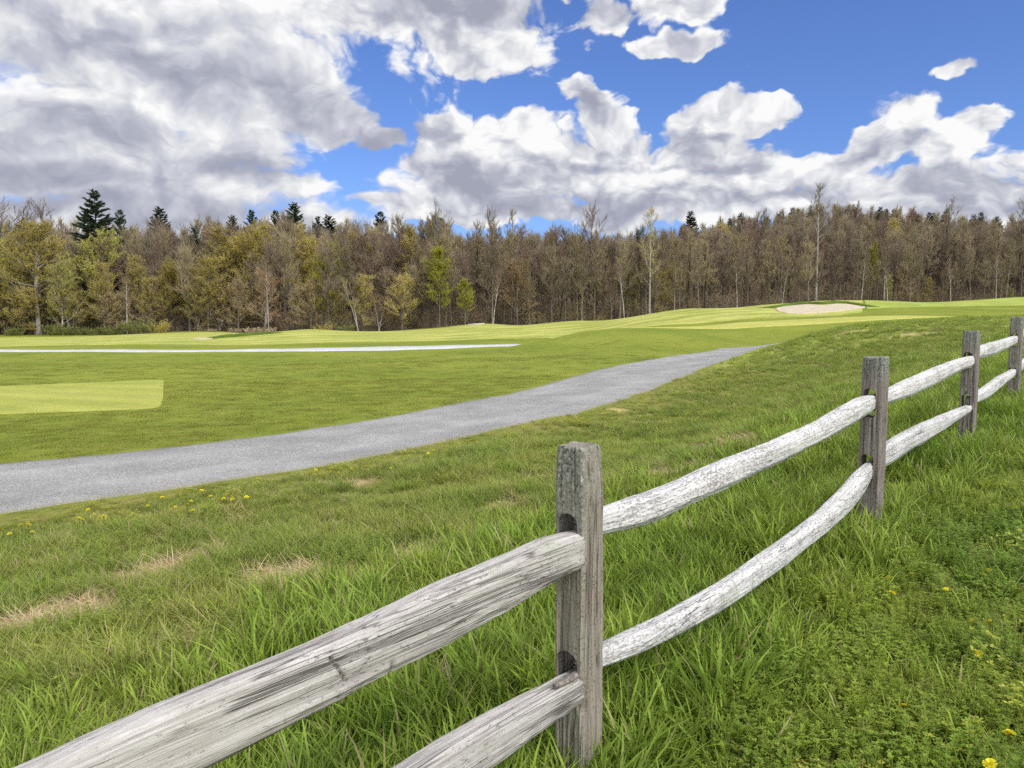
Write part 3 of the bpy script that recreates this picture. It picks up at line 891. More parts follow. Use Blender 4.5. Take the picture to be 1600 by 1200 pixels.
# ------------------------------------------------------------------ grass, weeds, flowers
def blade_material(name, base, tip, alt, dry, dry_amt=.15, trans=.35, patch=None):
    m, t, out = material(name)
    tt = t.attr('t'); rnd = t.attr('rnd')
    orn = t.add('ShaderNodeObjectInfo').outputs['Random']
    pos = t.add('ShaderNodeNewGeometry').outputs['Position']
    pat = t.noise(t.mapping(pos, (1, 1, 0)), .9, 4, .6)
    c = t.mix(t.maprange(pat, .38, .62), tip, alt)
    c = t.mix(t.maprange(tt, 0, .7), base, c)  # roots coloured darker than tips: self-shadow put into the colour
    tone = t.math('ADD', t.math('MULTIPLY', rnd, .55), t.math('MULTIPLY', orn, .45))
    tone = t.maprange(tone, 0, 1, .62, 1.38)
    c = t.mix(1.0, c, t.add('ShaderNodeCombineColor', {0: tone, 1: tone, 2: t.math('MULTIPLY', tone, .95)}).outputs[0], 'MULTIPLY')
    isdry = t.math('GREATER_THAN', t.math('FRACT', t.math('ADD', t.math('MULTIPLY', rnd, 7.31), orn)), 1 - dry_amt)
    c = t.mix(t.math('MULTIPLY', isdry, .85), c, dry)
    d = t.add('ShaderNodeBsdfPrincipled', {'Base Color': c, 'Roughness': .55, 'Specular IOR Level': .22})
    tr = t.add('ShaderNodeBsdfTranslucent', {'Color': c})
    mx = t.add('ShaderNodeMixShader', {0: trans, 1: d.outputs[0], 2: tr.outputs[0]})
    t.l.new(mx.outputs[0], out.inputs[0])
    return m


DRY = (.5, .42, .22)
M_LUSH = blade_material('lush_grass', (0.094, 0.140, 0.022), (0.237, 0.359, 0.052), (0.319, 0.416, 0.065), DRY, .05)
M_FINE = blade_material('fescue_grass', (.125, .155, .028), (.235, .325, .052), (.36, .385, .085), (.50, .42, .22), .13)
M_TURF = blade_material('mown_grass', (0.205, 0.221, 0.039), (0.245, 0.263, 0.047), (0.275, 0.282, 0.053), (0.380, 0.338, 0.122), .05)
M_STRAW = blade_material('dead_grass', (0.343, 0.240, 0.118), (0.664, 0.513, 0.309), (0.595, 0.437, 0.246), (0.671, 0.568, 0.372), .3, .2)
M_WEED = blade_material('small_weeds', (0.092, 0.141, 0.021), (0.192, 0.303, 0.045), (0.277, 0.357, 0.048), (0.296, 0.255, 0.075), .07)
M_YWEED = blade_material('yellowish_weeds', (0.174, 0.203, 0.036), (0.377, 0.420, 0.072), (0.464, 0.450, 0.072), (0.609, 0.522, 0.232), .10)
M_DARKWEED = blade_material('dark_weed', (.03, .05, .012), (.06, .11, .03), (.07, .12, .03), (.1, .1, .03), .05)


def tuft(name, mat, n, rad, h0, h1, w0, w1, bend, lean, seed, segs=3, flat=0.0):
    r = np.random.default_rng(seed)
    a = r.uniform(0, 2 * np.pi, n); q = rad * np.sqrt(r.uniform(0, 1, n))
    bx, by = q * np.cos(a), q * np.sin(a)
    da = a + r.normal(0, 1.0, n)
    h = r.uniform(h0, h1, n) * (1 - .25 * q / rad); w = r.uniform(w0, w1, n)
    bd = r.uniform(.35, 1.0, n) * bend; ln = r.uniform(0, 1, n) * lean
    dx, dy = np.cos(da), np.sin(da); sx, sy = -dy, dx
    tw = r.uniform(-.9, .9, n)
    sx, sy = sx * np.cos(tw) + dx * np.sin(tw), sy * np.cos(tw) + dy * np.sin(tw)
    V = np.zeros((n, 2 * segs + 1, 3)); T = np.zeros((n, 2 * segs + 1))
    for k in range(segs + 1):
        s = k / segs
        fw = h * (ln * s + bd * s ** 2.2); fz = h * (s - .30 * bd * s ** 2.6) * (1 - flat) + .012 * flat
        cx, cy = bx + dx * fw, by + dy * fw
        hw = w * .5 * (1 - .75 * s ** 2)
        if k < segs:
            V[:, 2 * k] = np.stack([cx - sx * hw, cy - sy * hw, fz], -1)
            V[:, 2 * k + 1] = np.stack([cx + sx * hw, cy + sy * hw, fz], -1)
            T[:, 2 * k] = T[:, 2 * k + 1] = s
        else:
            V[:, 2 * k] = np.stack([cx, cy, fz], -1); T[:, 2 * k] = 1
    b = (np.arange(n) * (2 * segs + 1))[:, None]
    Q = np.concatenate([b + np.array([[2 * k, 2 * k + 1, 2 * k + 3, 2 * k + 2]]) for k in range(segs - 1)])
    Tr = b + np.array([[2 * segs - 2, 2 * segs - 1, 2 * segs]])
    rnd = np.repeat(r.uniform(0, 1, n)[:, None], 2 * segs + 1, 1)
    me = make_mesh(name, V.reshape(-1, 3), [(Q, 0), (Tr, 0)], True, {'t': T.ravel(), 'rnd': rnd.ravel()})
    me.materials.append(mat)
    return bpy.data.objects.new(name, me)


def weed(name, mat, n, rad, h0, h1, leaf, seed, kind):
    """kind 'whorl': thin upright stems with rings of narrow leaves; 'clover': three round leaves on a stalk."""
    r = np.random.default_rng(seed)
    V, Q, T, Rn = [], [], [], []

    def quad(p, d, up, l, w, tv, rv):
        s = np.cross(d, up); s /= max(np.linalg.norm(s), 1e-6)
        b = len(V)
        V.extend([p, p + d * l * .5 + s * w, p + d * l, p + d * l * .5 - s * w])
        T.extend([tv - .15, tv, tv, tv]); Rn.extend([rv] * 4); Q.append((b, b + 1, b + 2, b + 3))
    for _ in range(n):
        a = r.uniform(0, 6.28); q = rad * math.sqrt(r.uniform())
        p = np.array([q * math.cos(a), q * math.sin(a), 0]); h = r.uniform(h0, h1); rv = r.uniform()
        top = p + np.array([r.normal(0, .25) * h, r.normal(0, .25) * h, h])
        d = (top - p) / np.linalg.norm(top - p)
        side = np.array([math.cos(a), math.sin(a), 0.0]) * .0012
        b = len(V)
        V.extend([p - side, p + side, top + side * .6, top - side * .6]); T.extend([0, 0, .6, .6]); Rn.extend([rv] * 4); Q.append((b, b + 1, b + 2, b + 3))
        if kind == 'whorl':
            m_ = int(r.integers(4, 7))
            for k in range(m_):
                s = .3 + .7 * (k + 1) / m_
                c = p + (top - p) * s; ph = r.uniform(0, 6.28); nl = int(r.integers(5, 7)); L = leaf * r.uniform(.8, 1.2) * (1.15 - .4 * s)
                for j in range(nl):
                    an = ph + j * 6.283 / nl
                    dd = np.array([math.cos(an), math.sin(an), r.uniform(.1, .7)]); dd /= np.linalg.norm(dd)
                    quad(c, dd, np.array([0, 0, 1.0]), L, L * .17, .45 + .55 * s, min(1, max(0, rv + r.normal(0, .15))))
        else:
            ph = r.uniform(0, 6.28); L = leaf * r.uniform(.7, 1.25)
            for j in range(3):
                an = ph + j * 2.094
                dd = np.array([math.cos(an), math.sin(an), r.uniform(-.1, .35)]); dd /= np.linalg.norm(dd)
                quad(top, dd, np.array([0, 0, 1.0]), L, L * .42, .8, min(1, max(0, rv + r.normal(0, .1))))
    me = make_mesh(name, np.array(V), [(np.array(Q), 0)], False, {'t': np.array(T), 'rnd': np.array(Rn)})
    me.materials.append(mat)
    return bpy.data.objects.new(name, me)


def scatter(name, protos, X, Y, scale, idx, tilt=.12, zoff=0.0, rot=None, **props):
    """ONE object of uncountable cover: points on the ground, each carrying one tuft."""
    pc = bpy.data.collections.new(name + '_tufts')
    for k, o in enumerate(protos):
        o.name = 'tuft_%02d' % k if False else o.name
        pc.objects.link(o)
    order = sorted(range(len(protos)), key=lambda k: protos[k].name)
    inv = np.empty(len(protos), int)
    for pos_, k in enumerate(order):
        inv[k] = pos_
    n = len(X)
    Z = height(X, Y) + zoff
    me = bpy.data.meshes.new(name)
    me.vertices.add(n)
    me.vertices.foreach_set('co', np.stack([X, Y, Z], -1).astype(np.float32).ravel())
    r = np.random.default_rng(len(name) + n)
    rz = r.uniform(0, 6.283, n) if rot is None else rot
    ro = np.stack([r.normal(0, tilt, n), r.normal(0, tilt, n), rz], -1).astype(np.float32)
    a = me.attributes.new('rot', 'FLOAT_VECTOR', 'POINT'); a.data.foreach_set('vector', ro.ravel())
    a = me.attributes.new('scl', 'FLOAT', 'POINT'); a.data.foreach_set('value', np.asarray(scale, np.float32))
    a = me.attributes.new('idx', 'INT', 'POINT'); a.data.foreach_set('value', inv[np.asarray(idx)].astype(np.int32))
    me.update()
    o = bpy.data.objects.new(name, me); COL.objects.link(o)
    o['kind'] = 'stuff'
    for k, v in props.items():
        o[k] = v
    ng = bpy.data.node_groups.new(name + '_cover', 'GeometryNodeTree')
    ng.interface.new_socket('Geometry', in_out='INPUT', socket_type='NodeSocketGeometry')
    ng.interface.new_socket('Geometry', in_out='OUTPUT', socket_type='NodeSocketGeometry')
    t = NT(ng)
    gi = t.add('NodeGroupInput'); go = t.add('NodeGroupOutput')
    ci = t.add('GeometryNodeCollectionInfo', transform_space='ORIGINAL')
    ci.inputs['Collection'].default_value = pc
    ci.inputs['Separate Children'].default_value = True
    ci.inputs['Reset Children'].default_value = True

    def na(nm, ty):
        nd = t.add('GeometryNodeInputNamedAttribute', data_type=ty); nd.inputs[0].default_value = nm
        return nd.outputs[0]
    ip = t.add('GeometryNodeInstanceOnPoints')
    ip.inputs['Pick Instance'].default_value = True
    t.l.new(gi.outputs[0], ip.inputs['Points']); t.l.new(ci.outputs[0], ip.inputs['Instance'])
    t.l.new(na('idx', 'INT'), ip.inputs['Instance Index'])
    t.l.new(na('rot', 'FLOAT_VECTOR'), ip.inputs['Rotation'])
    t.l.new(na('scl', 'FLOAT'), ip.inputs['Scale'])
    t.l.new(ip.outputs[0], go.inputs[0])
    md = o.modifiers.new('cover', 'NODES'); md.node_group = ng
    return o


def sprinkle(y0, y1, dens, umax=.86, seed=0):
    r = np.random.default_rng(1000 + seed)
    n = int(umax * (y1 ** 2 - y0 ** 2) * dens)
    Y = np.sqrt(r.uniform(y0 ** 2, y1 ** 2, n)); X = r.uniform(-umax, umax, n) * Y
    return X, Y


# ---- long grass between and around the fence
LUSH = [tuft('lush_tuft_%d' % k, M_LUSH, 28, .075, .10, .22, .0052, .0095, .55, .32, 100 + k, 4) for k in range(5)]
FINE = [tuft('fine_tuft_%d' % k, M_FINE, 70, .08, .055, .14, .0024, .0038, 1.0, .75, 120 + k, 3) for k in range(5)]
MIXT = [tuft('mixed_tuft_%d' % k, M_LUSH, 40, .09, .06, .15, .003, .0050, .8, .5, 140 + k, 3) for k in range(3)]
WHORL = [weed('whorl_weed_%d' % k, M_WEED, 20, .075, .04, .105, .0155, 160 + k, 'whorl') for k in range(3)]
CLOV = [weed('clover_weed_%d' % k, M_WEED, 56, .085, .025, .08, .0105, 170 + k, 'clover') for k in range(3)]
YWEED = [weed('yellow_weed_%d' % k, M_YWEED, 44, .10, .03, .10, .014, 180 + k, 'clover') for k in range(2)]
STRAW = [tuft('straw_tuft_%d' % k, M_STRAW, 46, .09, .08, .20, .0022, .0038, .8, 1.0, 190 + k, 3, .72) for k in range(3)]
protos = LUSH + FINE + MIXT + WHORL + CLOV + YWEED + STRAW
I_L, I_F, I_M, I_W, I_C, I_Y, I_S = 0, 5, 10, 13, 16, 19, 21
DARKW = [weed('dark_weed_%d' % k, M_DARKWEED, 30, .07, .06, .14, .035, 195 + k, 'clover') for k in range(1)]
protos += DARKW

bands = [(1.05, 3.2, 300, 1.0), (3.2, 5.5, 230, 1.0), (5.5, 9, 130, 1.05), (9, 15, 75, 1.12), (15, 25, 38, 1.25), (25, 50, 16, 1.4)]
XS, YS, SC = [], [], []
for k, (y0, y1, dn_, sc) in enumerate(bands):
    x, y = sprinkle(y0, y1, dn_, .88, k)
    XS.append(x); YS.append(y); SC.append(np.full(len(x), sc))
X = np.concatenate(XS); Y = np.concatenate(YS); S = np.concatenate(SC)
jit = (fbm(X * 1.3, Y * 1.3, 4, 12) - .5) * .5
keep = in_poly(X + jit * .6, Y - jit * .6, ROUGH_POLY)
X, Y, S = X[keep], Y[keep], S[keep]
r = np.random.default_rng(55)
qd = X * FP[0] + Y * FP[1]                        # across the fence, right positive; the fence is near -1.3
P_LO_A = np.array(P_LO)
dpath = np.min(np.hypot(X[:, None] - resample(P_LO_A, 120)[None, :, 0], Y[:, None] - resample(P_LO_A, 120)[None, :, 1]), 1)
pn = fbm(X * .55, Y * .55, 4, 21); pn2 = fbm(X * 1.6, Y * 1.6, 4, 22); pn3 = fbm(X * .9 + 40, Y * .9, 3, 23)
# how much of each kind grows where
wl = np.clip(1.25 - np.abs(qd + 1.9) / 1.5, 0, 1) * (.5 + 1.2 * pn)           # lush belt the mower misses along the rails
wl = np.maximum(wl, np.clip((Y - 7) / 12, 0, .45) * (X > .12 * Y) * (.4 + pn))
wl = wl + .55 * np.clip((qd + 1.2) / 1.0, 0, 1) * np.clip((Y - 4) / 3, 0, 1)
wf = np.clip((-qd - 2.5) / 1.0, 0, 1) * (.6 + 1.0 * pn2)
wm = np.full(len(X), .16) + .35 * np.clip((qd + 1.0) / 1.0, 0, 1)
near_right = np.clip((qd + 1.35) / .5, 0, 1) * np.clip((6.5 - Y) / 2, 0, 1)
ww = near_right * (.35 + 1.5 * np.clip(pn2 - .42, 0, 1) * 2) + .06 + .35 * np.clip((qd + 2.4) / .6, 0, 1) * np.clip(pn3 - .45, 0, 1) * 3 * (qd < -1.2)
wc = near_right * (.45 + 2.0 * np.clip(pn3 - .40, 0, 1)) + .05
wl = wl * (1 - .8 * near_right) + near_right * .42
wy = np.clip(1 - dpath / .9, 0, 1) * 1.4 + np.clip(1.0 - dpath / 2.2, 0, 1) * np.clip(pn - .45, 0, 1) * 5 + .04 * near_right
sa = straw_amount(X, Y)
ws = sa * 3.4 + .03 + .05 * np.clip((-qd - 3), 0, 1)
supp = 1 - .985 * np.clip(sa * 2.2, 0, 1)
W = np.stack([wl * supp, wf * supp, wm * supp, ww * supp, wc * supp, wy * supp, ws], -1)
W = np.maximum(W, 0); W /= W.sum(1, keepdims=True)
cum = np.cumsum(W, 1); u = r.uniform(0, 1, len(X))
kind = np.minimum((u[:, None] > cum).sum(1), 6)
base_i = np.array([I_L, I_F, I_M, I_W, I_C, I_Y, I_S])[kind]
num = np.array([5, 5, 3, 3, 3, 2, 3])[kind]
idx = base_i + (r.uniform(0, 1, len(X)) * num).astype(int)
sc = S * r.uniform(.72, 1.28, len(X)) * (.40 + 1.2 * fbm(X * 1.1, Y * 1.1, 4, 61))
sc *= np.where(kind == 0, .70 + .42 * np.clip(1.3 - np.abs(qd + 2.0) / 2.4, 0, 1), 1)
sc *= (.30 + .70 * np.clip((dpath - .05) / 1.5, 0, 1)) * np.where((kind == 0) & (qd > -1.0), .72, 1) * np.where(kind == 6, .9, 1)
# keep tufts off the photographer's feet and the tread of the path
ok = (np.hypot(X, Y) > .9) & (dpath > .02)
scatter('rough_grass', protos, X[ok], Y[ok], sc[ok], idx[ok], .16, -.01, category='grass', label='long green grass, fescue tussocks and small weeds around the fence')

# a few dark broad weeds, tussocks against the posts
# ---- mown lawn beyond the path: short turf near enough to show blades
TURFP = [tuft('turf_patch_%d' % k, M_TURF, 190, .26, .010, .026, .004, .007, .9, .9, 220 + k, 2) for k in range(5)]
bands = [(7.5, 14, 30, 1.0), (14, 24, 13, 1.2), (24, 36, 3.0, 1.4), (36, 46, .8, 1.4)]
XS, YS, SC = [], [], []
for k, (y0, y1, dn_, sc_) in enumerate(bands):
    x, y = sprinkle(y0, y1, dn_, .88, 40 + k)
    XS.append(x); YS.append(y); SC.append(np.full(len(x), sc_))
X = np.concatenate(XS); Y = np.concatenate(YS); S = np.concatenate(SC)
HI_A = resample(np.array(P_HI), 160)
tee_poly = [tuple(p) for p in TEE_LO] + [tuple(p) for p in TEE_HI][::-1]
lawnp = (~in_poly(X, Y, ROUGH_POLY)) & (~in_poly(X, Y, P_LO + P_HI[::-1])) & (~in_poly(X, Y, tee_poly))
dhi = np.min(np.hypot(X[:, None] - HI_A[None, :, 0], Y[:, None] - HI_A[None, :, 1]), 1)
lawnp &= dhi > .12
X, Y, S = X[lawnp], Y[lawnp], S[lawnp]
scatter('mown_grass', TURFP, X, Y, S * r.uniform(.8, 1.25, len(X)), (r.uniform(0, 1, len(X)) * 5).astype(int), .05, -.006, category='grass', label='short mown green lawn grass beyond the path')

# ---- dandelions: every flower its own object
m, t, out = material('dandelion_yellow')
rn = t.attr('rnd')
c = t.mix(rn, (.74, .62, .015), (.80, .72, .04))
principled(t, out, c, .7)
M_DAND = m
M_STEM = blade_material('flower_stem', (.1, .14, .04), (.17, .22, .06), (.2, .22, .06), (.2, .15, .06), .1)


def dandelion_meshes(seed):
    r = np.random.default_rng(seed)
    V, F, Rn = [], [], []
    for ring, (n, rad, z) in enumerate([(18, .019, .0), (16, .0155, .003), (12, .011, .006), (8, .006, .008)]):
        for k in range(n):
            a = 6.283 * (k + .5 * ring) / n + r.normal(0, .08); L = rad * r.uniform(.85, 1.1); w = .0028
            d = np.array([math.cos(a), math.sin(a), 0]); s = np.array([-d[1], d[0], 0]) * w
            up = np.array([0, 0, z + r.uniform(-.001, .002)])
            b = len(V)
            V.extend([up * .5 + d * .002 - s * .4, up * .5 + d * .002 + s * .4, up + d * L + s + [0, 0, .002], up + d * L - s + [0, 0, .002]])
            F.append((b, b + 1, b + 2, b + 3)); Rn.extend([r.uniform()] * 4)
    fl = make_mesh('flower_head', np.array(V), [(np.array(F), 0)], False, {'rnd': np.array(Rn)})
    fl.materials.append(M_DAND)
    n = 6; V = []
    for z in np.linspace(-1, 0, 4):
        for k in range(n):
            a = 6.283 * k / n
            V.append([.0022 * math.cos(a) + .01 * (z * z - 0), .0022 * math.sin(a), z * .10 - .001])
    i = np.arange(3)[:, None]; j = np.arange(n)[None]
    F = np.stack([i * n + j, i * n + (j + 1) % n, (i + 1) * n + (j + 1) % n, (i + 1) * n + j], -1).reshape(-1, 4)
    st = make_mesh('stem', np.array(V), [(F, 0)], True, {'t': np.ones(len(V)), 'rnd': np.full(len(V), .5)})
    st.materials.append(M_STEM)
    return fl, st


DM = [dandelion_meshes(300 + k) for k in range(3)]
RIGHT = [(1393, 927, 'open dandelion right of the low rail, largest bloom in the weeds', 1.25), (1388, 902, 'small dandelion just above the large bloom in the weeds', .7), (1425, 897, 'dandelion in the weeds up and right of the large bloom', .9),
         (1478, 921, 'dandelion alone in the middle of the weed patch', .9), (1535, 896, 'left one of two dandelions side by side below the third post', .8), (1545, 891, 'right one of two dandelions side by side below the third post', .9),
         (1517, 969, 'dandelion above the grass wisps near the right edge', .7), (1545, 971, 'dandelion just right of the one above the grass wisps', .8), (1530, 1020, 'half closed dandelion low in the clover', .9),
         (1412, 1103, 'dandelion at the middle of the lower clover', .9), (1577, 1146, 'wide open dandelion at the lower right corner', 1.2), (1547, 1194, 'dandelion cut by the bottom edge of the picture', 1.2),
         (1586, 794, 'dandelion under the fourth post, beside the right edge', 1.0), (1570, 758, 'small dandelion beneath the far rails at the right edge', .8), (1383, 978, 'orange faded dandelion in the dark clover', .7)]
hits = ground_hit([q[0] for q in RIGHT], [q[1] for q in RIGHT])
nflow = 0


def flower(x, y, z, lab, s, group=None):
    global nflow
    e = bpy.data.objects.new('dandelion', None); COL.objects.link(e)
    e.empty_display_size = .02
    e.location = (x, y, z); e['label'] = lab; e['category'] = 'dandelion'
    if group:
        e['group'] = group
    fm, sm = DM[nflow % 3]; nflow += 1
    h = link('flower_head', fm, M_DAND, e); k = link('stem', sm, M_STEM, e)
    h.location = (0, 0, .10 * 1); k.location = (0, 0, .10)
    h.rotation_euler = (random.uniform(-.35, .5), random.uniform(-.35, .35), random.uniform(0, 6))
    e.scale = (s, s, s * 1.0)


for q, hpt in zip(RIGHT, hits):
    # flower stands above the grass: step toward the lens so that its head is seen where photographed
    dx, dy, dz = ray(q[0], q[1]); Y_ = hpt[1]
    for _ in range(6):
        g_ = float(height(dx / dy * Y_, Y_)); Y_ = (g_ + .082 * q[3] - EYE) / dz * dy
    flower(dx / dy * Y_, Y_, float(height(dx / dy * Y_, Y_)), q[2], q[3] * .82, 'dandelions in the weeds right of the fence')
CL = [(120, 830, 150, 26, 20, 'yellow dandelion in the verge by the path, left of the straw patches', 'dandelions on the verge below the wide end of the path'),
      (330, 797, 50, 16, 12, 'yellow dandelion in the small cluster on the verge under the path', 'dandelions clustered on the verge under the path'),
      (540, 742, 80, 16, 9, 'yellow dandelion on the verge in the middle, below the path', 'dandelions on the middle verge'),
      (690, 712, 90, 12, 16, 'tiny yellow dandelion in the verge left of the near post head', 'dandelions left of the near post'),
      (880, 668, 60, 10, 8, 'tiny yellow dandelion on the verge behind the near post head', 'dandelions behind the near post'),
      (1130, 567, 22, 5, 16, 'tiny dandelion in the dense yellow cluster where the path goes over the crest', 'dandelions at the path crest')]
for (cx_, cy_, sx_, sy_, n_, lab, grp) in CL:
    r2 = np.random.default_rng(int(cx_))
    px = cx_ + r2.normal(0, .8, n_) * sx_; py = cy_ - (px - cx_) * .17 + r2.normal(0, .5, n_) * sy_
    hh_ = ground_hit(px, py)
    for k, hpt in enumerate(hh_):
        if in_poly(np.array([hpt[0]]), np.array([hpt[1]]), ROUGH_POLY)[0]:
            flower(hpt[0], hpt[1], hpt[2], lab, float(r2.uniform(.75, 1.15)) * (1.0 if hpt[1] < 14 else 1.15), grp)
# ------------------------------------------------------------------ trees
def bark_material(name, a, b, c_):
    m, t, out = material(name)
    pos = t.add('ShaderNodeTexCoord').outputs['Object']
    orn = t.add('ShaderNodeObjectInfo').outputs['Random']
    n = t.noise(t.mapping(pos, (5, 5, 1.4)), 1, 4, .65)
    c = t.ramp(n, [(.32, a), (.5, b), (.68, c_)])
    tone = t.maprange(orn, 0, 1, .75, 1.25)
    c = t.mix(1.0, c, t.add('ShaderNodeCombineColor', {0: tone, 1: tone, 2: tone}).outputs[0], 'MULTIPLY')
    principled(t, out, c, .95, n, .5, .03, .1)
    return m


def leaf_material(name, a, b, trans=.35):
    m, t, out = material(name)
    rnd = t.attr('rnd'); orn = t.add('ShaderNodeObjectInfo').outputs['Random']
    c = t.mix(rnd, a, b)
    tone = t.maprange(orn, 0, 1, .78, 1.22)
    c = t.mix(1.0, c, t.add('ShaderNodeCombineColor', {0: tone, 1: tone, 2: tone}).outputs[0], 'MULTIPLY')
    d = t.add('ShaderNodeBsdfDiffuse', {'Color': c}); tr = t.add('ShaderNodeBsdfTranslucent', {'Color': c})
    mx = t.add('ShaderNodeMixShader', {0: trans, 1: d.outputs[0], 2: tr.outputs[0]})
    t.l.new(mx.outputs[0], out.inputs[0])
    return m


B_GREY = bark_material('bark_grey', (0.112, 0.092, 0.074), (0.190, 0.158, 0.126), (0.302, 0.260, 0.222))
B_DARK = bark_material('bark_dark', (0.042, 0.035, 0.030), (0.074, 0.063, 0.053), (0.130, 0.112, 0.093))
B_PALE = bark_material('bark_pale', (.20, .175, .15), (.38, .35, .31), (.52, .49, .45))
B_BIRCH = bark_material('bark_birch', (.12, .10, .09), (.56, .53, .49), (.72, .70, .66))
TW_GREY = leaf_material('twigs_grey', (0.256, 0.208, 0.151), (0.404, 0.334, 0.249), .2)
TW_MAUVE = leaf_material('twigs_mauve', (0.245, 0.183, 0.143), (0.381, 0.294, 0.229), .2)
TW_TAN = leaf_material('twigs_tan', (0.338, 0.275, 0.173), (0.518, 0.440, 0.292), .2)
LF_OLIVE = leaf_material('buds_olive', (0.458, 0.377, 0.090), (0.754, 0.636, 0.167), .45)
LF_YGREEN = leaf_material('leaves_yellow_green', (.36, .39, .035), (.55, .55, .06), .5)
LF_GREEN = leaf_material('leaves_fresh_green', (0.360, 0.377, 0.083), (0.622, 0.605, 0.151), .45)
LF_RUST = leaf_material('buds_rust', (0.408, 0.238, 0.146), (0.605, 0.384, 0.239), .4)
LF_TAN = leaf_material('buds_tan', (0.465, 0.344, 0.186), (0.704, 0.555, 0.319), .4)
LF_GOLD = leaf_material('buds_gold', (0.486, 0.392, 0.065), (0.721, 0.600, 0.118), .45)
LF_PINE = leaf_material('pine_needles', (0.045, 0.073, 0.031), (0.111, 0.155, 0.070), .15)
LF_SPRUCE = leaf_material('spruce_needles', (0.042, 0.064, 0.039), (0.113, 0.140, 0.092), .15)
LF_SHRUB = leaf_material('shrub_leaves', (0.169, 0.215, 0.058), (0.338, 0.364, 0.117), .4)
LF_BRUSH = leaf_material('dry_brush', (0.390, 0.286, 0.182), (0.650, 0.520, 0.364), .2)


def tubes(segs, sides):
    """segs: (n, 8) p0 p1 r0 r1 -> verts, quads"""
    S = np.asarray(segs)
    d = S[:, 3:6] - S[:, 0:3]; L = np.linalg.norm(d, axis=1, keepdims=True); d = d / np.maximum(L, 1e-6)
    ref = np.where(np.abs(d[:, 2:3]) > .9, np.array([[1., 0, 0]]), np.array([[0, 0, 1.]]))
    a = np.cross(d, ref); a /= np.linalg.norm(a, axis=1, keepdims=True); b = np.cross(d, a)
    ang = np.arange(sides) * 2 * np.pi / sides
    off = a[:, None] * np.cos(ang)[None, :, None] + b[:, None] * np.sin(ang)[None, :, None]
    V = np.concatenate([S[:, None, 0:3] + off * S[:, 6, None, None], S[:, None, 3:6] + off * S[:, 7, None, None]], 1)
    n = len(S); base = (np.arange(n) * 2 * sides)[:, None]; j = np.arange(sides)[None]
    F = np.stack([base + j, base + (j + 1) % sides, base + sides + (j + 1) % sides, base + sides + j], -1).reshape(-1, 4)
    return V.reshape(-1, 3), F


class Builder:
    def __init__(s):
        s.V = []; s.G = []; s.rn = []; s.n = 0

    def addt(s, segs, sides, mi, r):
        if not len(segs):
            return
        V, F = tubes(segs, sides)
        s.V.append(V); s.G.append((F + s.n, mi)); s.n += len(V)
        s.rn.append(np.repeat(r.uniform(0, 1, len(segs)), 2 * sides))

    def addq(s, C, A, B, mi, r):
        """leaf quads centred C with half axes A,B"""
        n = len(C)
        V = np.stack([C - A, C + B * .8, C + A, C - B * .8], 1).reshape(-1, 3)
        F = (np.arange(n) * 4)[:, None] + np.arange(4)[None]
        s.V.append(V); s.G.append((F + s.n, mi)); s.n += len(V)
        s.rn.append(np.repeat(r.uniform(0, 1, n), 4))

    def mesh(s, name, mats):
        me = make_mesh(name, np.concatenate(s.V), s.G, True, {'rnd': np.concatenate(s.rn)})
        for m_ in mats:
            me.materials.append(m_)
        return me


def rot_dir(d, ax, an):
    return d * math.cos(an) + np.cross(ax, d) * math.sin(an) + ax * np.dot(ax, d) * (1 - math.cos(an))


def limb_path(p, d, L, n, up, wob, r):
    pts = [p]
    for k in range(n):
        d = d + np.array([r.normal(0, wob), r.normal(0, wob), r.normal(0, wob) + up / n]); d = d / np.linalg.norm(d)
        p = p + d * L / n; pts.append(p)
    return np.array(pts)


